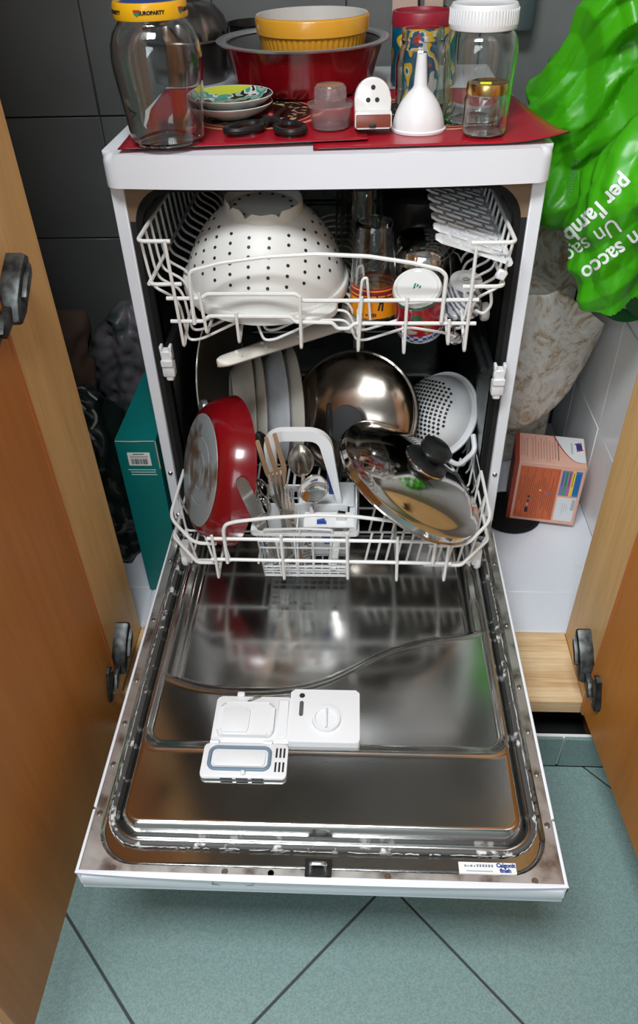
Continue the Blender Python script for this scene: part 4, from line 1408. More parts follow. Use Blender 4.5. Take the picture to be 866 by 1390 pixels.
# white strainer with square holes and loop handle
sm = axis_mx((0.199, 0.138, 0.332), (-0.66, -0.46, 0.60), 0.3) @ Matrix.Scale(1.14, 4)
stn = thing('strainer', 'small white plastic strainer with square holes and a loop handle', 'strainer', sm)
dome = [(0.066 * math.sin(a), 0.055 * math.cos(a)) for a in np.linspace(0, PI / 2, 12)]
obj('bowl', G().lathe(dome + [(0.070, -0.004), (0.0745, -0.004), (0.0745, -0.007), (0.067, -0.007)] + [(r_ * 0.965, z - 0.003) for r_, z in dome[::-1]], 56), 'plastic_white', stn)
sq = G().box(-0.0021, 0.0021, -0.0021, 0.0021, -0.0005, 0.0006).mesh('hole', smooth=False)
sq.materials.append(MATS['ink_black'])
for i in range(-8, 9):
    for j in range(-8, 9):
        x, y = i * 0.0066, j * 0.0066
        rr = math.hypot(x, y)
        if rr > 0.052:
            continue
        th = math.asin(rr / 0.066)
        z = 0.055 * math.cos(th)
        nv = Vector((x / 0.066 ** 2, y / 0.066 ** 2, z / 0.055 ** 2)).normalized()
        obj('hole', sq, None, stn, axis_mx((x, y, z), nv))
wdir = (sm.inverted().to_3x3() @ Vector((0.75, -0.2, -0.62))).normalized()
ha = math.atan2(wdir.y, wdir.x)
lp = [(0.073, -0.030), (0.098, -0.018), (0.098, 0.018), (0.073, 0.030)]
obj('handle', G().tube(fillet([(x, y, -0.005) for x, y in lp], 0.010), 0.0042, 7), 'plastic_white', stn, Matrix.Rotation(ha, 4, 'Z'))

# shiny lid with black knob, lying on the rack and the basket
n_l = Vector((0.53, 0.04, 0.85)).normalized()
lm = axis_mx((0.137, -0.100, 0.368), n_l) @ Matrix.Scale(1.08, 4)
kl = thing('pot_lid', 'shiny steel pot lid with round black knob lying aslant on the lower rack', 'lid', lm)
dome = [(0.0, 0.034), (0.02, 0.0335), (0.04, 0.031), (0.06, 0.027), (0.08, 0.0205), (0.095, 0.0135), (0.104, 0.008)]
obj('dome', G().lathe(dome + [(0.110, 0.004), (0.118, 0.003), (0.121, 0.001), (0.122, -0.010), (0.1205, -0.011), (0.119, 0.0)] + [(r_ * 0.985, z - 0.002) for r_, z in dome[::-1]], 96), 'steel_polished', kl)
obj('rolled_edge', G().tube([(0.1215 * math.cos(a), 0.1215 * math.sin(a), -0.0095) for a in np.linspace(0, 2 * PI, 96, endpoint=False)], 0.0022, 7, True), 'steel_polished', kl)
obj('knob_base', G().lathe([(0, 0.0335), (0.034, 0.032), (0.034, 0.036), (0.029, 0.040), (0.013, 0.042), (0, 0.042)], 40), 'black_plastic', kl)
obj('knob', G().lathe([(0, 0.041), (0.012, 0.041), (0.0125, 0.047), (0.022, 0.050), (0.0255, 0.056), (0.0245, 0.064), (0.017, 0.069), (0, 0.070)], 40), 'black_plastic', kl)
obj('knob_ferrule', G().lathe([(0.0345, 0.0318), (0.0362, 0.0325), (0.0345, 0.0345)], 40), 'steel_polished', kl)

# ------------------------------------------------------------------ cutlery basket
CBX0, CBX1, CBY0, CBY1, CBZ0, CBZ1 = -0.1145, 0.036, -0.178, -0.068, 0.212, 0.318
cb = thing('cutlery_basket', 'white plastic cutlery basket with arched handle hooked on the lower rack front', 'basket', TR(((CBX0 + CBX1) / 2, (CBY0 + CBY1) / 2, CBZ0)))
hx, hy, H = (CBX1 - CBX0) / 2, (CBY1 - CBY0) / 2, CBZ1 - CBZ0


def bar(a, b, r=0.0017, name='bar', parent=cb):
    return obj(name, G().tube([a, b], r, 5), 'basket_grey', parent)


# sides taper towards the bottom
tp = lambda z: 0.90 + 0.10 * z / H
for sgn in (-1, 1):
    for k in range(7):
        z = 0.006 + (H - 0.012) * k / 6 if k > 3 else 0.004 + 0.0065 * k
        bar((-hx * tp(z), sgn * hy * tp(z), z), (hx * tp(z), sgn * hy * tp(z), z), 0.0016)
    for k in range(11):
        x = hx * (-1 + 2 * k / 10)
        top = H if k % 2 == 0 else 0.028
        bar((x * 0.90, sgn * hy * 0.90, 0.0), (x * tp(top), sgn * hy * tp(top), top), 0.0017 if k % 2 == 0 else 0.0011)
for sgn in (-1, 1):
    for k in range(6):
        z = 0.004 + (H - 0.01) * k / 5
        bar((sgn * hx * tp(z), -hy * tp(z), z), (sgn * hx * tp(z), hy * tp(z), z), 0.0016)
    for k in range(5):
        y = hy * (-1 + 2 * k / 4)
        bar((sgn * hx * 0.9, y * 0.9, 0), (sgn * hx, y, H), 0.0017)
for k in range(9):
    y = hy * 0.9 * (-1 + 2 * k / 8)
    bar((-hx * .9, y, 0.001), (hx * .9, y, 0.001), 0.0015)
for k in range(11):
    x = hx * 0.9 * (-1 + 2 * k / 10)
    bar((x, -hy * .9, 0.001), (x, hy * .9, 0.001), 0.0013)
# flat collar round the top, centre wall, front lip
collar = G()
ou, ii = rrect(-hx - 0.009, hx + 0.014, -hy - 0.004, hy + 0.004, 0.008), rrect(-hx + 0.001, hx - 0.001, -hy + 0.002, hy - 0.002, 0.006)
nn = len(ou)
cv = [(p[0], p[1], H) for p in ou] + [(p[0], p[1], H) for p in ii] + [(p[0], p[1], H - 0.006) for p in ou] + [(p[0], p[1], H - 0.006) for p in ii]
cf = []
for i in range(nn):
    j = (i + 1) % nn
    cf += [(i, j, nn + j, nn + i), (2 * nn + i, 2 * nn + j, 3 * nn + j, 3 * nn + i), (i, j, 2 * nn + j, 2 * nn + i), (nn + i, nn + j, 3 * nn + j, 3 * nn + i)]
obj('collar', collar.add(cv, cf), 'basket_grey', cb, angle=30)
obj('collar_lip', G().tube(fillet([(-hx * .82, -hy - 0.003, H), (-hx * .82, -hy - 0.006, H + 0.010), (0, -hy - 0.006, H + 0.0125), (hx * .62, -hy - 0.006, H + 0.010), (hx * .62, -hy - 0.003, H)], 0.006), 0.0022, 6), 'basket_grey', cb)
obj('collar_post', G().tube([(-0.005, -hy - .004, H), (-0.005, -hy - .006, H + .012)], 0.0018, 5), 'basket_grey', cb)
obj('divider', G().box(-hx * .93, hx * .93, -0.0012, 0.0012, 0.004, H + 0.012, 0.0005, 1), 'basket_grey', cb)
obj('divider', G().box(-0.012, -0.0098, -hy * .95, hy * .95, 0.004, H - 0.004, 0.0005, 1), 'basket_grey', cb)
obj('lid_tray', G().box(-0.010, hx + 0.006, 0.004, hy + 0.012, H + 0.002, H + 0.0045, 0.001, 1), 'basket_grey', cb)
obj('lid_tray', G().box(0.000, hx + 0.006, -hy + 0.008, -0.010, H + 0.001, H + 0.0035, 0.001, 1), 'basket_grey', cb)
# slotted end wall on the right, rising above the collar
ew = G().box(hx + 0.008, hx + 0.0105, -hy + 0.004, hy + 0.02, H - 0.002, H + 0.062, 0.001, 1)
end_wall = obj('end_wall', ew, 'plastic_white', cb)
for k in range(5):
    obj('end_slot', G().box(hx + 0.0102, hx + 0.0109, -hy + 0.03, -hy + 0.055, H + 0.008 + k * 0.0105, H + 0.0125 + k * 0.0105), 'ink_black', end_wall)
    obj('end_slot', G().box(hx + 0.0076, hx + 0.0083, -hy + 0.03, -hy + 0.055, H + 0.008 + k * 0.0105, H + 0.0125 + k * 0.0105), 'ink_black', end_wall)
# arched handle, a broad curved strap
hpath = fillet([(-hx * 0.62, 0.012, H - 0.002), (-hx * 0.70, 0.018, H + 0.138), (hx * 0.44, 0.018, H + 0.138), (hx * 0.78, 0.012, H - 0.002)], 0.026, 8)
hv, hf = [], []
for i, p in enumerate(hpath):
    a = hpath[max(i - 1, 0)]
    b = hpath[min(i + 1, len(hpath) - 1)]
    d = (b - a).normalized()
    up = Vector((0, 1, 0)).cross(d)
    wdt = 0.006
    tk = 0.0035 if p.z < H + 0.10 else 0.0095
    for s1, s2 in ((-1, -1), (1, -1), (1, 1), (-1, 1)):
        hv.append(p + Vector((0, 1, 0)) * wdt * s1 + up * tk * s2)
for i in range(len(hpath) - 1):
    for j in range(4):
        hf.append((i * 4 + j, i * 4 + (j + 1) % 4, (i + 1) * 4 + (j + 1) % 4, (i + 1) * 4 + j))
hf += [(0, 1, 2, 3), tuple((len(hpath) - 1) * 4 + j for j in range(4))]
obj('handle', G().add(hv, hf), 'plastic_white', cb, angle=30)


# ------------------------------------------------------------------ cutlery
def ribbon(path, widths, thick, up):
    """flat strip along path, width in the direction across up"""
    g = G()
    v, f = [], []
    P = [Vector(p) for p in path]
    for i, p in enumerate(P):
        d = (P[min(i + 1, len(P) - 1)] - P[max(i - 1, 0)]).normalized()
        s = d.cross(Vector(up)).normalized()
        nrm_ = s.cross(d)
        for a_, b_ in ((-1, -1), (1, -1), (1, 1), (-1, 1)):
            v.append(p + s * widths[i] * a_ * .5 + nrm_ * thick * .5 * b_)
    for i in range(len(P) - 1):
        for j in range(4):
            f.append((i * 4 + j, i * 4 + (j + 1) % 4, (i + 1) * 4 + (j + 1) % 4, (i + 1) * 4 + j))
    f += [(0, 1, 2, 3), tuple((len(P) - 1) * 4 + j for j in range(4))]
    return g.add(v, f)


def cutlery_mx(foot, head, face):
    """local z from the handle end (foot) to the head, local y roughly towards face"""
    a, b = Vector(foot), Vector(head)
    z = (b - a).normalized()
    y = Vector(face) - z * Vector(face).dot(z)
    y.normalize()
    x = y.cross(z)
    m_ = Matrix((x, y, z)).transposed().to_4x4()
    m_.translation = a
    return m_, (b - a).length


CG = 'cutlery in the basket'


def fork(foot, head, face, label, material='steel', L=None):
    m_, L = cutlery_mx(foot, head, face)
    o = thing('fork', label, 'fork', m_, CG)
    obj('handle', ribbon([(0, 0, 0), (0, 0, 0.01), (0, -0.001, L * .35), (0, 0.001, L * .62)], [0.012, 0.014, 0.009, 0.006], 0.0022, (0, 1, 0)), material, o)
    obj('neck', ribbon([(0, 0.001, L * .61), (0, -0.002, L * .66), (0, -0.004, L * .72), (0, -0.004, L * .76)], [0.006, 0.012, 0.021, 0.023], 0.0018, (0, 1, 0)), material, o)
    for k in range(4):
        x = -0.0096 + k * 0.0064
        obj('tine', ribbon([(x, -0.004, L * .755), (x, -0.003, L * .86), (x, 0.002, L)], [0.0048, 0.0042, 0.0028], 0.0017, (0, 1, 0)), material, o)
    return o


def spoon(foot, head, face, label, material='steel_polished', w=0.020):
    m_, L = cutlery_mx(foot, head, face)
    o = thing('spoon', label, 'spoon', m_, CG)
    hb = L * .30
    obj('handle', ribbon([(0, 0, 0), (0, 0, 0.01), (0, -0.001, L * .35), (0, 0.001, L - hb * .93)], [0.012, 0.014, 0.009, 0.006], 0.0022, (0, 1, 0)), material, o)

    def fn(u, v):
        z = L - hb + hb * v
        ww = w * (math.sin(PI * min(1, max(0, (v * 0.93 + 0.05)))) ** 0.62)
        s = -1 + 2 * u
        dep = -0.008 * (1 - s * s) * math.sin(PI * v)
        return (s * ww, dep, z)
    g = G().grid(fn, 12, 14)
    b_ = obj('bowl', g, material, o, angle=60)
    md = b_.modifiers.new('thickness', 'SOLIDIFY')
    md.thickness = 0.0012
    return o


def knife(foot, head, face, label, material='steel', hmat=None, w=0.017):
    m_, L = cutlery_mx(foot, head, face)
    o = thing('knife', label, 'knife', m_, CG)
    obj('handle', ribbon([(0, 0, 0), (0, 0, 0.008), (0, 0, L * .25), (0, 0, L * .46)], [0.012, 0.016, 0.014, 0.011], 0.006, (0, 1, 0)), hmat or material, o)
    obj('blade', ribbon([(0, 0, L * .455), (0, 0, L * .5), (0, 0, L * .8), (0, 0, L * .93), (0.001, 0, L * .98), (0.002, 0, L)], [0.011, w * .9, w, w * .95, w * .7, w * .25], 0.0018, (0, 1, 0)), material, o)
    return o


bz = CBZ0 + 0.006
m_, L_ = cutlery_mx((-0.050, -0.112, bz), U(360, 592, 'y', -0.135), (0.25, -0.8, 0.55))
sf = thing('serving_fork', 'broad three-pronged brownish serving fork in the cutlery basket beside the red pan', 'fork', m_, CG)
mat('tan_metal', (0.55, 0.36, 0.22), 0.32, metal=0.6)
obj('handle', ribbon([(0, 0, 0), (0, 0, 0.01), (0, -0.001, L_ * .35), (0, 0.001, L_ * .58)], [0.014, 0.016, 0.011, 0.009], 0.003, (0, 1, 0)), 'steel', sf)
obj('neck', ribbon([(0, 0.001, L_ * .57), (0, -0.002, L_ * .62), (0, -0.004, L_ * .69), (0, -0.004, L_ * .72)], [0.009, 0.020, 0.034, 0.036], 0.002, (0, 1, 0)), 'tan_metal', sf)
for k in range(3):
    x = -0.0142 + k * 0.0142
    obj('tine', ribbon([(x, -0.004, L_ * .715), (x, -0.003, L_ * .86), (x, 0.002, L_ * .99), (x, 0.0025, L_)], [0.0078, 0.0072, 0.0062, 0.004], 0.002, (0, 1, 0)), 'tan_metal', sf)
fork((-0.048, -0.155, bz), U(388, 664, 'y', -0.158), (0.5, -0.7, 0.5), 'low steel fork in the front of the cutlery basket, prongs to the left', 'steel_worn')
fork((-0.066, -0.148, bz), U(372, 640, 'y', -0.150), (0.3, -0.8, 0.5), 'short steel fork in front of the long pronged fork', 'steel')
spoon((-0.03, -0.100, bz), U(405, 603, 'y', -0.10), (0.1, -0.85, 0.5), 'brown-tinged steel spoon standing highest under the basket handle', 'steel_worn', 0.021)
spoon((-0.040, -0.150, bz), U(428, 645, 'y', -0.14), (0.25, -0.75, 0.6), 'bright steel tablespoon leaning right in front of the basket handle', 'steel_polished', 0.024)
spoon((-0.085, -0.09, bz), U(352, 586, 'y', -0.085), (-0.3, -0.8, 0.5), 'dark spoon behind the forks beside the pale blue plate', 'dark_metal', 0.017)
spoon((-0.090, -0.115, bz), U(346, 650, 'y', -0.115), (0.2, -0.8, 0.6), 'small teaspoon between the red pan and the forks', 'steel_polished', 0.015)
spoon((-0.096, -0.14, bz), U(352, 672, 'y', -0.135), (0.3, -0.8, 0.6), 'second small teaspoon low beside the butter knife', 'steel_polished', 0.014)
knife((-0.080, -0.164, bz), U(325, 648, 'y', -0.172), (0.35, -0.85, 0.3), 'plain steel table knife leaning left against the red pan', 'steel', None, 0.020)
knife((-0.101, -0.160, CBZ1 - 0.012), (-0.100, -0.156, CBZ0 + 0.004), (0, -1, 0.1), 'knife with blue handle upward at the left front of the basket', 'steel', 'ink_blue', 0.012)
mat('handle_blue', (0.01, 0.05, 0.30), 0.35)
knife((-0.012, -0.161, CBZ1 + 0.010), (0.012, -0.155, CBZ0 + 0.004), (0, -1, 0.1), 'knife with bright blue handle upward in the middle of the basket', 'steel', 'handle_blue', 0.012)
knife((0.004, -0.085, CBZ1 + 0.055), (0.01, -0.09, CBZ0 + 0.004), (0, -1, 0.1), 'knife with dark blue handle standing behind the basket handle', 'steel', 'ink_blue', 0.012)
knife((0.022, -0.150, CBZ1 + 0.018), (0.005, -0.165, CBZ0 + 0.004), (0, -1, 0.3), 'steel knife with polished handle at the slotted end of the basket', 'steel', 'steel_polished', 0.012)
# black-handled utensils standing at the back
o_, L_ = cutlery_mx((-0.004, -0.085, bz), U(447, 548, 'y', -0.07), (0.1, -0.8, 0.5))
sp = thing('spatula', 'black utensil handle standing between the big lid and basket', 'utensil', o_)
obj('handle', G().tube([(0, 0, 0), (0, 0, L_ * .6), (0, 0, L_ * .9), (0, 0, L_)], [0.003, 0.004, 0.006, 0.004], 8), 'black_plastic', sp)
o_, L_ = cutlery_mx((-0.035, -0.078, bz), U(419, 527, 'y', -0.05), (0.1, -0.8, 0.5))
sk = thing('skewer', 'thin dark skewer standing upright in front of the big lid', 'utensil', o_)
obj('stem', G().tube([(0, 0, 0), (0, 0, L_ * .8), (0, 0, L_)], [0.002, 0.002, 0.0008], 7), 'black_plastic', sk)
dd = thing('slice', 'round dark grey slice leaning against the big steel lid', 'utensil', axis_mx(U(469, 576, 'y', 0.012), (-0.15, -0.8, 0.55)))
obj('blade', G().prism([(0.030 * math.cos(a), 0.034 * math.sin(a)) for a in np.linspace(0, 2 * PI, 32, endpoint=False)], -0.0015, 0.0015, 0.0008), mat('slice_grey', (0.03, 0.031, 0.033), 0.6, spec=0.2), dd)
obj('handle', G().tube([(0, -0.03, 0), (0.0, -0.16, -0.002)], 0.004, 8), 'black_plastic', dd)

# ------------------------------------------------------------------ things on top of the dishwasher
ZT = 0.85


def table_mat(label, origin, corners, z, lift):
    """printed mat: corners FL, FR, BR, BL; lift(u, v) raises it"""
    o0 = Vector((*origin, z))

    def fn(u, v):
        a = Vector(corners[0]).lerp(Vector(corners[1]), u)
        b = Vector(corners[3]).lerp(Vector(corners[2]), u)
        p = a.lerp(b, v)
        return (p.x - o0.x, p.y - o0.y, lift(u, v))
    g = G().grid(fn, 30, 30)
    o = obj('place_mat', g, 'mat_print', None, Matrix.Translation(o0), angle=80)
    s = o.modifiers.new('thickness', 'SOLIDIFY')
    s.thickness = 0.0013
    s.offset = -1
    o.data.materials.append(MATS['black_plastic'])
    s.material_offset_rim = 1
    tag(o, label, 'place mat', 'place mats on the dishwasher')
    return o


table_mat('red printed place mat under the saucers and scissors', (-0.112, 0.172), ((-0.272, -0.024), (0.058, 0.004), (0.035, 0.36), (-0.287, 0.36)), ZT + 0.0056,
          lambda u, v: 0.0012 * math.exp(-v * 9) * (0.5 + abs(u - 0.4)))
table_mat('red printed place mat under the white-lidded jar, one corner overhanging', (0.160, 0.165), ((-0.014, -0.026), (0.317, -0.010), (0.283, 0.33), (-0.03, 0.33)), ZT + 0.0022,
          lambda u, v: 0.012 * max(0, (u - 0.72) / 0.28) ** 2 * math.exp(-v * 5))
ZL, ZR = ZT + 0.0070, ZT + 0.0036


def jar_profile(outer, t, base_t):
    """closed thick-walled profile of an upright jar from its outer wall points (bottom to top)"""
    inner = [(r_ - t, max(z, base_t)) for r_, z in outer[::-1]]
    return [(0, 0.0), (outer[0][0] * 0.85, 0.0)] + outer + inner[:-1] + [(inner[-1][0] * 0.96, base_t), (0, base_t + 0.001)]


# big jar with yellow lid
yj = thing('glass_jar', 'big empty glass jar with yellow lid beside the saucers', 'jar', TR((-0.2105, 0.010, ZL + 0.0008)))
ol = [(0.046, 0.0015), (0.0485, 0.006), (0.0505, 0.03), (0.054, 0.06), (0.057, 0.085), (0.0575, 0.10), (0.0555, 0.115), (0.0505, 0.128), (0.044, 0.136), (0.041, 0.140), (0.041, 0.143), (0.0425, 0.145), (0.0412, 0.148), (0.0412, 0.156)]
obj('jar_body', G().lathe(jar_profile(ol, 0.0022, 0.004), 64), 'glass', yj)
obj('lid', G().lathe([(0.040, 0.1425), (0.0452, 0.1425), (0.0458, 0.145), (0.0452, 0.1575), (0.0440, 0.1605), (0.0385, 0.1605), (0.0375, 0.159), (0, 0.159), (0, 0.157), (0.040, 0.157)], 64), 'lid_yellow', yj)
obj('lid_print', G().lathe([(0, 0.1600), (0.0365, 0.1600), (0.0368, 0.1592), (0, 0.1592)], 48), 'ink_blue', yj)
for a, tx in ((0.0, 'EUROPARTY'), (1.25, 'EUROPARTY'), (-1.25, 'EUROPARTY'), (2.5, 'EUROPARTY'), (-2.5, 'EUROPARTY')):
    m_ = wrap_cylinder(text_mesh(tx, 0.0055, 0.0001, 0.0003), lambda z: 0.0455, 0.151)
    obj('lettering', m_, 'ink_black', yj, Matrix.Rotation(a + 0.25, 4, 'Z'))
for a in (-0.38, 0.87, -1.63, 2.1):
    sh = G()
    sh.prism([(-0.004, 0.0035), (-0.0035, -0.001), (0, -0.0035), (0.0035, -0.001), (0.004, 0.0035)], -0.0001, 0.0002)
    me = sh.mesh('emblem', smooth=False)
    wrap_cylinder(me, lambda z: 0.0456, 0.151)
    e_ = obj('emblem', me, 'ink_green', yj, Matrix.Rotation(a + 0.25, 4, 'Z'))
    sh = G()
    sh.box(-0.004, 0.004, 0.001, 0.0035, 0.0002, 0.0004)
    me = sh.mesh('emblem_band', smooth=False)
    wrap_cylinder(me, lambda z: 0.0456, 0.151)
    obj('emblem_band', me, 'ink_red', e_)

# two decorated saucers, stacked
for k in range(2):
    lab = ('lower of two stacked decorated saucers beside the yellow-lidded jar', 'upper saucer of the stack, yellow-green with teapot picture')[k]
    sa = thing('saucer', lab, 'saucer', TR((-0.143 + 0.001 * k, 0.150, ZL + 0.0002 + 0.0105 * k), (0, 0, 0.3)), 'stacked saucers')
    pr = [(0, 0.001), (0.030, 0.001), (0.031, -0.0), (0.033, 0.0), (0.035, 0.002), (0.05, 0.007), (0.0605, 0.0155), (0.062, 0.018), (0.0610, 0.0187), (0.057, 0.0150)]
    obj('saucer_body', G().lathe(pr + [(0.047, 0.0092), (0.03, 0.0058), (0, 0.005)], 56), 'porcelain', sa)
    obj('decoration', G().lathe([(0.0598, 0.0185), (0.0560, 0.0155), (0.047, 0.0097), (0.03, 0.0063), (0, 0.0055)], 56), 'saucer_print', sa)

# black-handled scissors
sc = thing('scissors', 'black-handled scissors lying on the red place mat', 'scissors', TR((-0.072, 0.045, ZL + 0.001), (0, 0, 0)))
lo, hi = [], []
ringA = [(0.024 + 0.019 * math.cos(a), -0.004 + 0.026 * math.sin(a)) for a in np.linspace(0, 2 * PI, 20, endpoint=False)]
ringB = [(-0.040 + 0.019 * math.cos(a), 0.004 + 0.029 * math.sin(a)) for a in np.linspace(0, 2 * PI, 20, endpoint=False)]


def rot2(pts, a, cx, cy):
    return [((x - cx) * math.cos(a) - (y - cy) * math.sin(a) + cx, (x - cx) * math.sin(a) + (y - cy) * math.cos(a) + cy) for x, y in pts]


ringA = rot2(ringA, 0.30, 0.024, -0.004)
ringB = rot2(ringB, -0.75, -0.040, 0.004)
obj('handle', G().tube([(x, y, 0.0052) for x, y in ringA], 0.0048, 8, True), 'black_plastic', sc)
obj('handle', G().tube([(x, y, 0.0052) for x, y in ringB], 0.0048, 8, True), 'black_plastic', sc)
obj('shank', G().tube([(0.012, 0.018, 0.005), (-0.004, 0.040, 0.0055), (-0.018, 0.060, 0.005)], [0.0055, 0.0065, 0.004], 8), 'black_plastic', sc)
obj('shank', G().tube([(-0.022, 0.022, 0.005), (-0.010, 0.038, 0.0058), (0.002, 0.060, 0.005)], [0.0055, 0.0065, 0.004], 8), 'black_plastic', sc)
obj('pivot', G().lathe([(0, 0.003), (0.003, 0.003), (0.0045, 0.0)], 14, TR((-0.007, 0.046, 0.0105))), 'ink_red', sc)
for sgn, a in ((1, 0.05), (-1, -0.22)):
    obj('blade', G().prism([(-0.006, 0), (0.006, 0), (0.0005, 0.09), (-0.003, 0.085)], 0, 0.0016, 0.0004, TR((-0.009, 0.055, 0.0035 + 0.001 * sgn), (0, 0, a))), 'dark_metal', sc)

# clear plastic pot with domed lid
pc = thing('plastic_container', 'small translucent plastic pot with domed lid beside the scissors', 'container', TR((0.0065, 0.0680, ZL + 0.0004)))
obj('pot_body', G().lathe(jar_profile([(0.0255, 0.001), (0.0265, 0.004), (0.0285, 0.028)], 0.0012, 0.0015), 48), 'clear_plastic', pc)
obj('pot_lid', G().lathe([(0.0315, 0.0275), (0.0315, 0.0315), (0.0285, 0.0318), (0.0225, 0.0318), (0.0215, 0.050), (0.0190, 0.0535), (0, 0.054), (0, 0.0525), (0.0185, 0.052), (0.0203, 0.0495), (0.0212, 0.0300), (0.0285, 0.0298), (0.0290, 0.0275)], 48), 'clear_plastic', pc)

# white plug adapter with three socket holes
ad = thing('plug_adapter', 'white plug adapter with three dark holes standing beside the funnel', 'adapter', TR((0.0645, 0.038, ZL + 0.0045), (math.radians(-10), 0, math.radians(2))))
up = [(-0.0245, 0.0), (0.0245, 0.0), (0.0245, 0.036)] + [(0.0245 * math.cos(a), 0.036 + 0.026 * math.sin(a)) for a in np.linspace(0, PI, 14)][1:-1] + [(-0.0245, 0.036)]
rx = TR((0, 0, 0), (PI / 2, 0, 0))
obj('body', G().prism(up, -0.028, -0.006, 0.003, rx), 'porcelain', ad)
obj('ledge', G().prism(rrect(-0.0245, 0.0245, 0.0, 0.0225, 0.003), -0.008, 0.0105, 0.003, rx), 'porcelain', ad)
obj('front_face', G().prism(rrect(-0.0232, 0.0232, 0.002, 0.0175, 0.002), 0.0100, 0.0112, 0.0004, rx), mat('adapter_mat_reflection', (0.20, 0.055, 0.035), 0.25), ad)  # brown colour stands in for the red mat's reflection on white plastic
obj('notch', G().prism(rrect(-0.006, 0.004, 0.0015, 0.0065, 0.002), 0.0105, 0.0118, 0.0002, rx), 'ink_black', ad)
for x, z in ((0.0005, 0.0495), (-0.0062, 0.0345), (0.0058, 0.0345)):
    obj('socket_hole', G().lathe([(0, 0.0008), (0.0026, 0.0008), (0.0031, 0)], 14, TR((x, 0.006, z), (PI / 2, 0, 0))), 'ink_black', ad)

# white funnel, upside down
fn_ = thing('funnel', 'white plastic funnel standing upside down beside the plug adapter', 'funnel', TR((0.1275, 0.062, ZR + 0.0004)))
of = [(0.0375, 0.0), (0.0378, 0.003), (0.0355, 0.0045), (0.0345, 0.012), (0.0315, 0.022), (0.0255, 0.034), (0.0175, 0.0445), (0.0105, 0.0515), (0.0090, 0.055), (0.0078, 0.075), (0.0062, 0.092)]
obj('cone', G().lathe(of + [(0.0048, 0.092), (0.0062, 0.075), (0.0076, 0.054), (0.016, 0.043), (0.024, 0.0325), (0.030, 0.021), (0.033, 0.0115), (0.0345, 0.001)], 56, closed=True), 'plastic_white', fn_)

# small jar with gold lid
sj = thing('glass_jar', 'small glass jar with gold lid and yellow sticker', 'jar', TR((0.2125, 0.031, ZR + 0.0006)))
oj = [(0.026, 0.001), (0.0285, 0.004), (0.029, 0.012), (0.0285, 0.030), (0.029, 0.044), (0.0265, 0.049), (0.0255, 0.051), (0.0255, 0.060)]
obj('jar_body', G().lathe(jar_profile(oj, 0.0016, 0.004), 48), 'glass', sj)
obj('lid', G().lathe([(0.026, 0.0505), (0.0275, 0.0505), (0.0278, 0.053), (0.0272, 0.0605), (0.0262, 0.063), (0.0225, 0.063), (0.0215, 0.0622), (0, 0.0622), (0, 0.0605), (0.026, 0.0605)], 56), 'gold', sj)
obj('price_sticker', G().box(-0.010, 0.004, -0.012, -0.001, 0.0624, 0.0628, mx=TR((0, 0, 0), (0, 0, -0.15))), 'sticker_yellow', sj)

# tall jar with white lid
wj = thing('glass_jar', 'tall wide glass jar with ribbed white plastic lid', 'jar', TR((0.2110, 0.116, ZR + 0.0006)))
oj = [(0.043, 0.001), (0.0465, 0.006), (0.0475, 0.03), (0.0495, 0.07), (0.0505, 0.088), (0.0480, 0.100), (0.0440, 0.108), (0.0405, 0.111), (0.0405, 0.128)]
obj('jar_body', G().lathe(jar_profile(oj, 0.0022, 0.005), 60), 'glass', wj)
lid = G()
lid.lathe([(0.0415, 0.1125), (0.0445, 0.1125), (0.0455, 0.116), (0.0445, 0.138), (0.0425, 0.1415), (0.036, 0.1415), (0.034, 0.140), (0, 0.140), (0, 0.137), (0.0415, 0.137)], 60)
obj('lid', lid, 'plastic_white', wj)
rib = G().box(0.0442, 0.0458, -0.0007, 0.0007, 0.118, 0.136).mesh('rib', smooth=False)
rib.materials.append(MATS['plastic_white'])
for k in range(64):
    obj('rib', rib, None, wj, Matrix.Rotation(2 * PI * k / 64, 4, 'Z'))

# open glass jar and painted tub behind it
oj_ = thing('glass_jar', 'open glass jar without lid behind the funnel', 'jar', TR((0.1385, 0.205, ZR + 0.0006)))
oj = [(0.034, 0.001), (0.0375, 0.005), (0.0382, 0.03), (0.0390, 0.055), (0.0360, 0.070), (0.0325, 0.077), (0.0305, 0.081), (0.0305, 0.086), (0.0315, 0.088), (0.0305, 0.092), (0.0315, 0.097), (0.0305, 0.102)]
obj('jar_body', G().lathe(jar_profile(oj, 0.0032, 0.006), 56), 'glass', oj_)
pt = thing('play_tub', 'blue and yellow painted tub with dark red lid behind the open jar', 'tub', TR((U(563, 30, 'y', 0.355).x + 0.014, 0.385, ZT + 0.0005)))
obj('tub_body', G().lathe([(0, 0), (0.046, 0), (0.049, 0.004), (0.049, 0.088), (0, 0.088)], 48), 'tin_print', pt)
obj('lid', G().lathe([(0.046, 0.0875), (0.0495, 0.0875), (0.050, 0.090), (0.0492, 0.106), (0.0475, 0.1085), (0.0435, 0.1085), (0.042, 0.104), (0, 0.104)], 48), 'red_lid', pt)

# red cake pan and yellow souffle dish standing in it
cpn = thing('cake_pan', 'round red cake pan with grey inside standing behind the saucers', 'pan', TR((-0.045, 0.338, ZT + 0.0072)))
NL = 20


def fl_lathe(g, prof, seg, amp):
    v, f = [], []
    for r_, z, k in prof:
        for j in range(seg):
            a = 2 * PI * j / seg
            rr = r_ * (1 + amp * k * (abs(math.sin(a * NL / 2)) - 0.6))
            v.append((rr * math.cos(a), rr * math.sin(a), z))
    for i in range(len(prof) - 1):
        for j in range(seg):
            j2 = (j + 1) % seg
            f.append((i * seg + j, i * seg + j2, (i + 1) * seg + j2, (i + 1) * seg + j))
    return g.add(v, f)


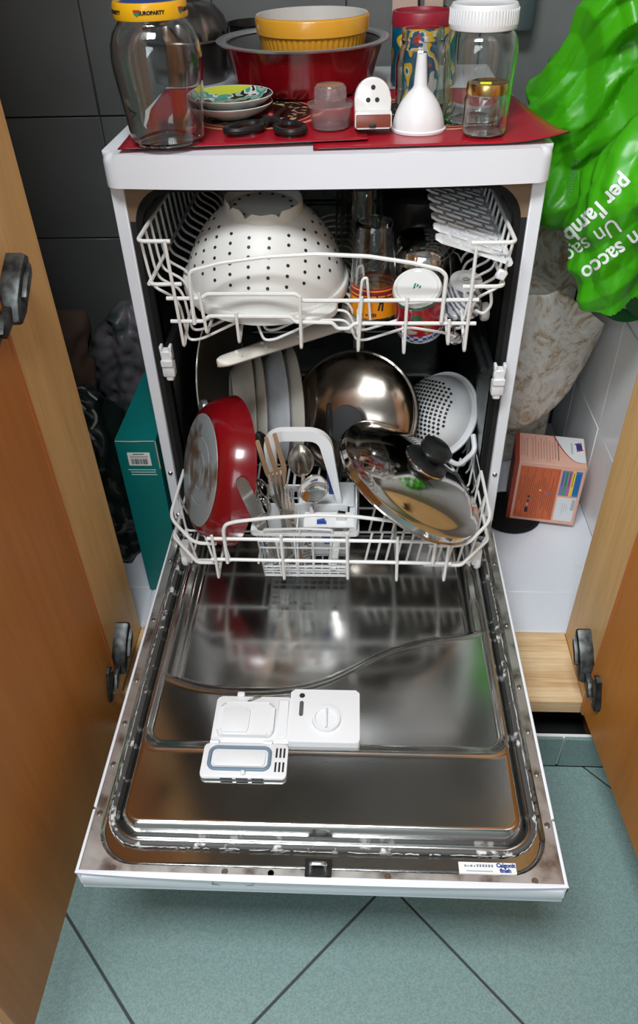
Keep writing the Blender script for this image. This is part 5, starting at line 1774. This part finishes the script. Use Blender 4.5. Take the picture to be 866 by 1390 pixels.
pg = fl_lathe(G(), [(0.02, 0.0, 0), (0.100, 0.0, 0.6), (0.108, 0.004, 1), (0.115, 0.02, 1), (0.122, 0.045, 1), (0.128, 0.062, 0.6), (0.131, 0.070, 0)], 200, 0.012)
obj('pan_body', pg, 'enamel_red', cpn)
obj('inside', G().lathe([(0.129, 0.070), (0.1165, 0.045), (0.1055, 0.01), (0.096, 0.004), (0.02, 0.004)], 64), 'tin_grey', cpn)
obj('rim', G().lathe([(0.125, 0.0695), (0.140, 0.0705), (0.1415, 0.073), (0.139, 0.0745), (0.127, 0.0730)], 72, closed=True), 'rim_grey', cpn)
obj('pan_floor', G().lathe([(0, 0.0), (0.021, 0.0), (0.021, 0.0042), (0, 0.0042)], 32), 'tin_grey', cpn)
sd = thing('souffle_dish', 'yellow fluted ceramic souffle dish standing in the red cake pan', 'dish', TR((-0.029, 0.330, ZT + 0.0116)) @ Matrix.Diagonal((1.05, 1.05, 1.19, 1)))
NL = 56
sg = fl_lathe(G(), [(0.02, 0.0, 0), (0.066, 0.0, 0.2), (0.0685, 0.003, 1), (0.0815, 0.062, 1), (0.0825, 0.066, 0.2)], 336, 0.022)
obj('dish_body', sg, 'yellow_ceramic', sd)
obj('rim_band', G().lathe([(0.0815, 0.064), (0.0855, 0.0665), (0.0868, 0.0835), (0.0855, 0.0855), (0.0835, 0.0865), (0.0815, 0.0855), (0.0810, 0.08), (0.0800, 0.07)], 80), 'yellow_ceramic', sd)
obj('dish_inside', G().lathe([(0.0842, 0.0867), (0.0815, 0.0862), (0.0802, 0.078), (0.0775, 0.06), (0.066, 0.010), (0.055, 0.006), (0, 0.006)], 72), 'ceramic_inner', sd)

# dark metal moulds in the back corner
bp = U(288, 40, 'y', 0.44)
dm_ = thing('cake_mould', 'dark lobed metal cake mould upside down behind the yellow-lidded jar', 'mould', TR((bp.x - 0.052, 0.462, ZT + 0.0005)) @ Matrix.Scale(0.95, 4))
v, f = [], []
prof = [(0.070, 0.0), (0.074, 0.05), (0.078, 0.068), (0.080, 0.072), (0.078, 0.085), (0.070, 0.105), (0.055, 0.122), (0.035, 0.128), (0.018, 0.118), (0.015, 0.08)]
for i, (r_, z) in enumerate(prof):
    for j in range(120):
        a = 2 * PI * j / 120
        k = 0.10 * (abs(math.sin(a * 4.0 + 0.6)) - 0.5) if i >= 4 else 0
        v.append((r_ * (1 + k) * math.cos(a), r_ * (1 + k) * math.sin(a), z))
for i in range(len(prof) - 1):
    for j in range(120):
        j2 = (j + 1) % 120
        f.append((i * 120 + j, i * 120 + j2, (i + 1) * 120 + j2, (i + 1) * 120 + j))
obj('mould_body', G().add(v, f), mat('mould_metal', (0.14, 0.13, 0.125), 0.28, metal=0.9), dm_)
obj('mould_rim', G().tube([(0.081 * math.cos(a), 0.081 * math.sin(a), 0.070) for a in np.linspace(0, 2 * PI, 60, endpoint=False)], 0.0022, 6, True), 'mould_metal', dm_)
br = U(336, 20, 'y', 0.54)
rg = thing('ring_mould', 'dark ring-shaped tin with wire edge behind the cake mould', 'tin', TR((br.x + 0.012, 0.538, ZT + 0.0005)) @ Matrix.Scale(0.8, 4))
obj('tin_body', G().lathe([(0, 0.0), (0.052, 0.0), (0.060, 0.095), (0.062, 0.098), (0.059, 0.098), (0.051, 0.004), (0, 0.004)], 48), 'dark_metal', rg)
obj('tin_rim', G().tube([(0.0615 * math.cos(a), 0.0615 * math.sin(a), 0.098) for a in np.linspace(0, 2 * PI, 48, endpoint=False)], 0.002, 6, True), 'rubber', rg)

# things on the tiled wall behind
a, b = U(532, 14, 'y', NY1 - 0.006), U(570, 0, 'y', NY1 - 0.006)
wc = obj('wall_card', G().box(a.x, b.x, NY1 - 0.0095, NY1 - 0.0035, ZT + 0.02, b.z + 0.10, 0.001, 1), 'card_socket')
tag(wc, 'beige card leaning on the tiled wall behind the painted tub', 'card')
a = U(588, 6, 'y', NY1 - 0.01)
lc = thing('cable', 'black looped cable with a small beige plug against the tiled wall', 'cable', TR((a.x, NY1 - 0.012, a.z)))
obj('plug', G().box(-0.018, 0.018, -0.012, 0.008, -0.008, 0.03, 0.004, 2), 'card_socket', lc)
obj('cord', G().tube(fillet([(-0.030, 0.006, 0.07), (-0.026, 0.0, -0.012), (0.0, -0.004, -0.018), (0.024, 0.0, 0.002), (0.036, 0.004, -0.03), (0.040, 0.006, -0.115)], 0.02, 6), 0.0022, 7), 'black_plastic', lc)
a, b = U(691, 41, 'y', NY1 - 0.05), U(725, 41, 'y', NY1 - 0.05)
hg = thing('hanging_mug', 'dark grey-green plastic beaker hanging on the tiled wall behind the white-lidded jar', 'beaker', TR(((a.x + b.x) / 2 + 0.0, NY1 - 0.034, a.z)))
rr_ = (b.x - a.x) / 2 * 1.04
obj('beaker_body', G().lathe([(0, 0), (rr_ * .9, 0), (rr_, 0.01), (rr_ * 1.05, 0.11), (rr_ * 1.0, 0.11), (rr_ * .92, 0.012), (0, 0.004)], 40), mat('beaker', (0.06, 0.085, 0.085), 0.4), hg)
obj('hook', G().tube([(0, 0.0, 0.109), (0, 0.018, 0.12), (0, 0.036, 0.12)], 0.002, 6), 'screw', hg)


# ------------------------------------------------------------------ left side of the niche
tb = thing('carton', 'tall teal cardboard box with barcode label squeezed in left of the dishwasher', 'box', TR((-0.376, -0.012, 0.0005)))
TW, TDp, TH = 0.072, 0.30, 0.375
obj('box_body', G().box(0, TW, 0, TDp, 0, TH, 0.001, 1), 'teal_card', tb)
obj('top_flap', G().box(0.0006, TW - 0.0006, 0.0012, TDp - 0.002, TH, TH + 0.0012), 'teal_card', tb)
obj('worn_edge', G().tube([(0.002, -0.0002, TH - 0.0005), (0.03, -0.0006, TH - 0.001), (TW - 0.002, -0.0002, TH)], 0.0009, 5), 'card_worn', tb)
obj('worn_edge', G().tube([(TW, -0.0002, TH - 0.001), (TW, -0.0002, TH - 0.06)], 0.0011, 5), 'card_worn', tb)
lb = obj('barcode_label', G().box(0.018, 0.058, -0.0008, 0.0, 0.322, 0.350), 'sticker_white', tb)
x = 0.0225
random.seed(3)
while x < 0.053:
    w_ = random.choice((0.0005, 0.0008, 0.0012))
    obj('barcode_bar', G().box(x, x + w_, -0.0011, -0.0008, 0.325, 0.3365), 'ink_black', lb)
    x += w_ + random.choice((0.0005, 0.0007, 0.0011))
for z_, xa, xb in ((0.3465, 0.028, 0.048), (0.3425, 0.022, 0.054), (0.3392, 0.022, 0.054)):
    obj('print_line', G().box(xa, xb, -0.0011, -0.0008, z_, z_ + (0.0015 if z_ > 0.346 else 0.0006)), 'ink_black', lb)
for z_, xa, xb in ((0.3115, 0.014, 0.064), (0.3062, 0.018, 0.063), (0.3005, 0.018, 0.064)):
    obj('print_line', G().box(xa, xb, -0.0006, 0.0, z_, z_ + 0.0013), 'ink_teal', tb)


def crumple(levels, nu, nv, amp, scale, seed, fold=0.0, closed_top=True, closed_bottom=True, ridges=0.0):
    """crumpled sack: levels = [(z, cx, cy, rx, ry)] bottom to top"""
    zs_ = [l[0] for l in levels]
    off = Vector((seed * 3.1, seed * 1.7, seed * 0.9))
    rnd = random.Random(seed)
    waves = []
    for k_ in range(8):
        th_, ph_ = rnd.uniform(0, 2 * PI), rnd.uniform(-0.9, 0.9)
        waves.append((math.cos(th_) * math.cos(ph_), math.sin(th_) * math.cos(ph_), math.sin(ph_), scale * (0.5 + 0.5 * k_), rnd.random(), 1.7 / (1 + 0.62 * k_)))

    def fn(u, v):
        z = zs_[0] + (zs_[-1] - zs_[0]) * v
        cx, cy, rx_, ry_ = (interp(z, zs_, [l[i] for l in levels]) for i in (1, 2, 3, 4))
        a = 2 * PI * u
        p = Vector((cx + rx_ * math.cos(a), cy + ry_ * math.sin(a), z))
        nrm_ = Vector((math.cos(a) / max(rx_, .01), math.sin(a) / max(ry_, .01), 0)).normalized()
        q_ = p + nrm_ * 0.0
        disp = 0.0
        for di, (dx_, dy_, dz_, fr_, ph_, am_) in enumerate(waves):
            t_ = (p.x * dx_ + p.y * dy_ + p.z * dz_) * fr_ + ph_ + 0.5 * noise.noise(p * scale * 0.5 + off + Vector((di, 0, 0)))
            t_ = abs((t_ % 1.0) - 0.5) * 2 - 0.5
            disp += amp * am_ * t_
        disp += amp * 0.35 * noise.noise(p * scale * 0.6 + off * 2)
        if fold:
            disp += fold * math.sin(a * 7 + 5 * noise.noise(p * 6 + off) + z * 18)
        k = min(rx_, ry_) / 0.05
        disp *= min(1.0, k)
        p = p + nrm_ * disp
        p.z += amp * 0.8 * noise.noise(p * scale * 1.3 - off) * min(1, k)
        return p[:]
    g = G().grid(fn, nu, nv, wrap_u=True)
    if closed_bottom:
        g.f.append(tuple(range(nu))[::-1])
    if closed_top:
        g.f.append(tuple(nv * nu + i for i in range(nu)))
    return g


pb_ = crumple([(0.006, -0.50, 0.13, 0.085, 0.09), (0.06, -0.50, 0.14, 0.10, 0.11), (0.18, -0.50, 0.15, 0.10, 0.10), (0.29, -0.51, 0.15, 0.085, 0.085), (0.36, -0.51, 0.15, 0.055, 0.05), (0.385, -0.51, 0.15, 0.015, 0.015)], 80, 60, 0.014, 11, 2, fold=0.004)
db = obj('plastic_bag', pb_, 'bag_dark', angle=50)
tag(db, 'black plastic bag with pale printed strokes slumped behind the teal box', 'bag')
# pale strokes printed on it, laid on its surface
bm_ = bmesh.new(); bm_.from_mesh(db.data); bvh_d = BVHTree.FromBMesh(bm_); bm_.free()


def cast_px(bvh, x_, y_, lift=0.0008):
    C = Vector((CX, CY, CZ))
    d_ = (_r * ((x_ - PPX) / FPX) + _u * (-(y_ - PPY) / FPX) + _f).normalized()
    h = bvh.ray_cast(C, d_)
    return (h[0] - d_ * lift) if h[0] is not None else None


for stroke in ([(98, 530), (112, 526), (122, 535), (132, 543)], [(102, 543), (110, 550), (116, 556)], [(125, 556), (130, 562), (131, 572), (124, 583)], [(109, 567), (114, 580), (121, 590), (128, 597)]):
    pts = [cast_px(bvh_d, *s_) for s_ in stroke]
    pts = [p for p in pts if p is not None]
    if len(pts) > 1:
        obj('printed_stroke', G().tube(fillet(pts, 0.006), 0.0028, 5), mat('stroke', (0.34, 0.37, 0.34), 0.6), db)
lb2 = obj('plastic_bag', crumple([(0.008, -0.47, 0.36, 0.05, 0.055), (0.10, -0.465, 0.36, 0.07, 0.07), (0.28, -0.455, 0.365, 0.075, 0.07), (0.38, -0.445, 0.37, 0.07, 0.065), (0.44, -0.43, 0.36, 0.05, 0.05), (0.46, -0.43, 0.36, 0.02, 0.02)], 72, 60, 0.010, 13, 5, fold=0.003), 'bag_lilac', angle=50)
tag(lb2, 'crumpled grey-lilac plastic bag behind the teal box', 'bag')
bxm = thing('shoe_box', 'dark maroon box standing deep in the niche left of the dishwasher', 'box', TR((-0.392, 0.475, 0.0005), (0, 0, -0.06)))
obj('box_body', G().box(0, 0.08, 0, 0.11, 0, 0.45, 0.001, 1), 'box_maroon', bxm)
obj('box_lid', G().box(-0.001, 0.081, -0.001, 0.111, 0.42, 0.452, 0.001, 1), 'box_maroon', bxm)
pp_ = obj('paper_bag', crumple([(0.004, -0.60, 0.43, 0.04, 0.06), (0.2, -0.60, 0.43, 0.05, 0.065), (0.36, -0.595, 0.43, 0.05, 0.04), (0.41, -0.59, 0.43, 0.045, 0.008)], 40, 40, 0.010, 9, 9), 'paper_brown', angle=40)
tag(pp_, 'brown paper bag against the left wall of the niche', 'bag')

# ------------------------------------------------------------------ right side of the niche
cx_ = thing('carton', 'orange and pink detergent carton lying on the niche floor right of the dishwasher', 'box', TR((0.378, 0.2065, 0.0132), (0, 0, math.radians(-10.0))))
CW, CD, CH = 0.144, 0.106, 0.150
CH = 0.158
obj('box_body', G().box(0, CW, 0, CD, 0, CH, 0.0008, 1), 'card_pink', cx_)
obj('side_print', G().box(-0.0006, 0.0, 0.001, CD - 0.001, 0.001, CH - 0.001), 'card_red', cx_)
obj('side_badge', G().box(-0.0009, -0.0006, 0.012, 0.024, CH - 0.032, CH - 0.016), 'ink_blue', cx_)
obj('edge_strip', G().box(0.0, 0.0085, -0.0007, 0.0, 0.001, CH), 'card_red', cx_)
obj('edge_strip', G().box(0.0, 0.0085, 0.0, CD - 0.001, CH, CH + 0.0005), 'card_red', cx_)
fp_ = obj('front_print', G().box(0.0135, 0.095, -0.0006, 0.0, 0.008, CH - 0.010), 'card_orange', cx_)
for k in range(20):
    xx = 0.017 + k * 0.0039
    za, zb = (0.012, CH - 0.014) if k % 4 == 3 else (0.014 + random.uniform(0, 0.05), random.uniform(0.09, CH - 0.03))
    obj('print_line', G().box(xx, xx + (0.0007 if k % 4 == 3 else 0.0010), -0.0009, -0.0006, za, zb), mat('print_brown', (0.20, 0.05, 0.025), 0.6), fp_)
for k, c in enumerate(('card_violet', 'card_green', 'card_magenta', 'card_yellow')):
    obj('colour_bar', G().box(0.0985 + k * 0.0068, 0.0985 + (k + 1) * 0.0068, -0.0007, 0.0, 0.080, CH - 0.012), c, cx_)
bb = obj('colour_bar', G().box(0.1257, 0.138, -0.0007, 0.0, 0.080, CH - 0.012), 'card_blue', cx_)
for k in range(5):
    obj('print_line', G().box(0.1275 + k * 0.002, 0.1281 + k * 0.002, -0.001, -0.0007, 0.086, CH - 0.018), 'ink_blue', bb)
for k in range(4):
    obj('print_line', G().box(0.1012 + k * 0.0068, 0.1022 + k * 0.0068, -0.001, -0.0007, 0.105, CH - 0.016), 'ink_black', cx_)
wp = obj('address_panel', G().box(0.0985, 0.1375, -0.0007, 0.0, 0.010, 0.074), 'card_white', cx_)
obj('address_stamp', G().box(0.1295, 0.1365, -0.001, -0.0007, 0.042, 0.072), mat('stamp_grey', (0.45, 0.47, 0.46), 0.6), wp)
for k, (xa, za, zb) in enumerate(((0.112, 0.03, 0.06), (0.1165, 0.036, 0.058), (0.121, 0.04, 0.055))):
    obj('print_line', G().box(xa, xa + 0.0008, -0.001, -0.0007, za, zb), 'stamp_grey', wp)
for xx, zz, c in ((0.061, 0.088, 'card_yellow'), (0.073, 0.083, 'card_magenta'), (0.084, 0.078, 'card_blue'), (0.040, 0.068, 'ink_black'), (0.040, 0.056, 'ink_black'), (0.039, 0.046, 'card_pink')):
    obj('symbol', G().box(xx - 0.0022, xx + 0.0022, -0.0010, -0.0006, zz - 0.0022, zz + 0.0022), c, cx_)
obj('symbol', G().box(0.036, 0.0425, -0.0010, -0.0006, 0.024, 0.038), 'ink_black', cx_)
# printed top
poly = [(CW * 0.985, 0.014)] + [(CW * (0.985 - 0.42 * t_ ** 0.62), 0.010 + (CD - 0.011) * t_ ** 1.4) for t_ in np.linspace(0.12, 1, 12)] + [(CW * 0.985, CD - 0.001)]
tp_ = obj('top_white_panel', G().prism(poly, CH, CH + 0.0005), 'card_white', cx_)
arc = [(x_ - 0.0008, y_, CH + 0.0008) for x_, y_ in poly[:-1]]
obj('top_arc', G().tube(arc, [0.0004 + 0.0012 * k / len(arc) for k in range(len(arc))], 5), 'card_red', cx_)
obj('logo', G().prism([(0.126, 0.058), (0.138, 0.062), (0.137, 0.084), (0.125, 0.080)], CH + 0.0005, CH + 0.0009), 'ink_blue', cx_)
obj('logo_edge', G().prism([(0.123, 0.078), (0.137, 0.086), (0.137, 0.089), (0.123, 0.083)], CH + 0.0005, CH + 0.0008), 'ink_red', cx_)
obj('logo_edge', G().prism([(0.126, 0.053), (0.140, 0.060), (0.140, 0.063), (0.126, 0.057)], CH + 0.0005, CH + 0.0008), 'ink_red', cx_)
obj('print_line', G().box(0.1145, 0.118, 0.044, 0.084, CH + 0.0005, CH + 0.0008), 'stamp_grey', cx_)
for k in range(14):
    xx = 0.012 + k * 0.0058
    if k in (3,):
        continue
    za, zb = random.uniform(0.008, 0.03), random.uniform(0.075, CD - 0.006)
    obj('print_line', G().box(xx, xx + (0.0014 if k == 13 else 0.0008), za, zb, CH, CH + 0.0003), 'ink_black' if k in (12, 13) else mat('print_grey', (0.22, 0.10, 0.08), 0.6), cx_)
# black rubber saucer under the carton
rs = thing('rubber_dish', 'flat black rubber dish under the detergent carton', 'dish', TR((0.392, 0.232, 0.0006)))
obj('dish_body', G().lathe([(0, 0), (0.064, 0), (0.068, 0.004), (0.0665, 0.012), (0, 0.012)], 40), 'rubber', rs)

# marbled oilcloth, folded and standing between dishwasher and wall
oc = thing('oilcloth', 'marbled brown and cream oilcloth folded up right of the dishwasher', 'oilcloth', TR((0.40, 0.30, 0.0)))
inv = Vector((0.40, 0.30, 0.0))
top_px = [(684, 404), (705, 402), (727, 400), (742, 401), (757, 395), (772, 402), (795, 418), (820, 440)]
bot_px = [(684, 590), (700, 585), (716, 580), (735, 568), (755, 551), (772, 532), (795, 494), (820, 446)]


def flap_pt(u, v):
    tx = (interp(u, np.linspace(0, 1, 8), [p[0] for p in top_px]), interp(u, np.linspace(0, 1, 8), [p[1] for p in top_px]))
    bx_ = (interp(u, np.linspace(0, 1, 8), [p[0] for p in bot_px]), interp(u, np.linspace(0, 1, 8), [p[1] for p in bot_px]))
    x_, y_ = tx[0] + (bx_[0] - tx[0]) * v, tx[1] + (bx_[1] - tx[1]) * v
    dep = 0.235 + 0.085 * v ** 1.5 + 0.10 * (u - 0.35) ** 2 + 0.004 * math.sin(u * 9 + v * 3)
    return (U(x_, y_, 'y', dep) - inv)[:]


fo = obj('front_flap', G().grid(flap_pt, 40, 30), 'oilcloth', oc, angle=80)
md = fo.modifiers.new('thickness', 'SOLIDIFY'); md.thickness = 0.0022


def back_pt(u, v):
    # tall back leaf rolled slightly, from the floor up to behind the bags
    x_ = 0.315 + 0.185 * u
    y_ = 0.40 - 0.02 * math.cos(u * PI) + 0.03 * (1 - v) + 0.10 * max(0, v - 0.75)
    z_ = 0.004 + (0.645 - 0.06 * u) * v
    return (x_ - inv.x, y_ - inv.y - 0.035 * math.sin(v * PI) * math.sin(u * PI), z_)


bo = obj('back_leaf', G().grid(back_pt, 24, 30), 'oilcloth', oc, angle=80)
md = bo.modifiers.new('thickness', 'SOLIDIFY'); md.thickness = 0.0022

# ------------------------------------------------------------------ green carrier bags
gb = thing('carrier_bag', 'crumpled green plastic carrier bag, peaked, behind the printed green bag', 'bag', TR((0.43, 0.26, 0.0)), 'green carrier bags')
lv = [(0.645, 0.425, 0.33, 0.06, 0.06), (0.68, 0.425, 0.33, 0.105, 0.085), (0.76, 0.425, 0.33, 0.112, 0.10), (0.84, 0.432, 0.32, 0.118, 0.105), (0.90, 0.437, 0.30, 0.110, 0.10), (0.95, 0.432, 0.27, 0.075, 0.075), (0.985, 0.420, 0.25, 0.035, 0.04), (1.005, 0.412, 0.24, 0.008, 0.01)]
g1 = crumple(lv, 170, 140, 0.026, 6.5, 12, fold=0.0)
for i, p in enumerate(g1.v):
    g1.v[i] = (min(max(p[0], 0.306 if p[2] < 0.87 else 0.29), 0.552) - 0.43, min(p[1], 0.585) - 0.26, p[2])
gbo = obj('bag_body', g1, 'bag_green', gb, angle=28)
fb = thing('carrier_bag', 'green plastic carrier bag with white upside-down lettering hanging open over the oilcloth', 'bag', TR((0.47, 0.13, 0.0)), 'green carrier bags')
lv = [(0.525, 0.474, 0.110, 0.020, 0.030), (0.575, 0.474, 0.110, 0.055, 0.050), (0.63, 0.468, 0.110, 0.078, 0.060), (0.70, 0.462, 0.105, 0.086, 0.066), (0.78, 0.474, 0.10, 0.078, 0.066), (0.83, 0.486, 0.10, 0.064, 0.058), (0.87, 0.500, 0.10, 0.04, 0.04), (0.89, 0.507, 0.10, 0.01, 0.012)]
g2 = crumple(lv, 170, 140, 0.016, 7.5, 31, fold=0.0, closed_bottom=False)
for i, p in enumerate(g2.v):
    g2.v[i] = (min(max(p[0], 0.306), 0.552) - 0.47, p[1] - 0.13, p[2])
# the open mouth: cut slanting at the lower end
def mouth(p):
    return p[2] < 0.574 + max(0.0, p[0] + 0.47 - 0.447) * 0.80
g2.f = [f_ for f_ in g2.f if not any(mouth(g2.v[i_]) for i_ in f_)]
used_ = sorted({i_ for f_ in g2.f for i_ in f_})
remap_ = {i_: k_ for k_, i_ in enumerate(used_)}
g2.v = [g2.v[i_] for i_ in used_]
g2.f = [tuple(remap_[i_] for i_ in f_) for f_ in g2.f]
fbo = obj('bag_body', g2, 'bag_green', fb, angle=28)
# loop handles hanging from the open mouth
for pts in ([(822, 418), (838, 427), (852, 429), (872, 424)], [(850, 396), (856, 410), (866, 422), (884, 428)]):
    P = [U(a_, b_, 'y', 0.115) - Vector((0.47, 0.13, 0)) for a_, b_ in pts]
    obj('handle', ribbon(fillet(P, 0.02), [0.022] * len(fillet(P, 0.02)), 0.001, (0, -1, 0.4)), 'bag_green_dark', fb)
bm_ = bmesh.new()
bm_.from_mesh(fbo.data)
for v_ in bm_.verts:
    v_.co += Vector((0.47, 0.13, 0))
bvh_f = BVHTree.FromBMesh(bm_)
bm_.free()
bm_ = bmesh.new()
bm_.from_mesh(gbo.data)
for v_ in bm_.verts:
    v_.co += Vector((0.43, 0.26, 0))
bvh_g = BVHTree.FromBMesh(bm_)
bm_.free()


def bag_text(txt, anchor, ang, size, bvh, parent, origin, material, bend=0.0, bold=0.9):
    """print a line on the bag: anchor pixel of the text's left end, reading direction ang (degrees, screen), size in pixels"""
    me = text_mesh(txt, size, 0.0, bold, sub=2)
    xs_ = [v.co.x for v in me.vertices]
    x0 = min(xs_)
    C = Vector((CX, CY, CZ))
    bm = bmesh.new()
    bm.from_mesh(me)
    bmesh.ops.remove_doubles(bm, verts=bm.verts, dist=0.01)
    dead = []
    for v in bm.verts:
        s = v.co.x - x0
        a_ = math.radians(ang) + bend * s / size
        am = math.radians(ang) + bend * s / size * 0.5
        px_ = anchor[0] + s * math.cos(am) + v.co.y * math.sin(a_)
        py_ = anchor[1] + s * math.sin(am) - v.co.y * math.cos(a_)
        d_ = (_r * ((px_ - PPX) / FPX) + _u * (-(py_ - PPY) / FPX) + _f).normalized()
        h = bvh.ray_cast(C, d_)
        if h[0] is None:
            dead.append(v)
        else:
            nn_ = h[1] if h[1].dot(d_) < 0 else -h[1]
            v.co = h[0] + nn_ * 0.0009 - Vector(origin)
    bmesh.ops.delete(bm, geom=dead, context='VERTS')
    bm.to_mesh(me)
    bm.free()
    if len(me.polygons):
        obj('lettering', me, material, parent)


bag_text("per l'ambiente", (853, 243), 133, 31, bvh_f, fb, (0.47, 0.13, 0), 'ink_white', 0.03)
bag_text('Un sacco', (838, 303), 146, 31, bvh_f, fb, (0.47, 0.13, 0), 'ink_white', 0.0, 0.2)
bag_text('Un sacco', (884, 307), 144, 31, bvh_f, fb, (0.47, 0.13, 0), 'ink_white', 0.0, 0.6)
bag_text("l'ambiente", (783, 216), 101, 13, bvh_g, gb, (0.43, 0.26, 0), mat('ink_pale_green', (0.12, 0.3, 0.12), 0.5), 0.0, 0.0)
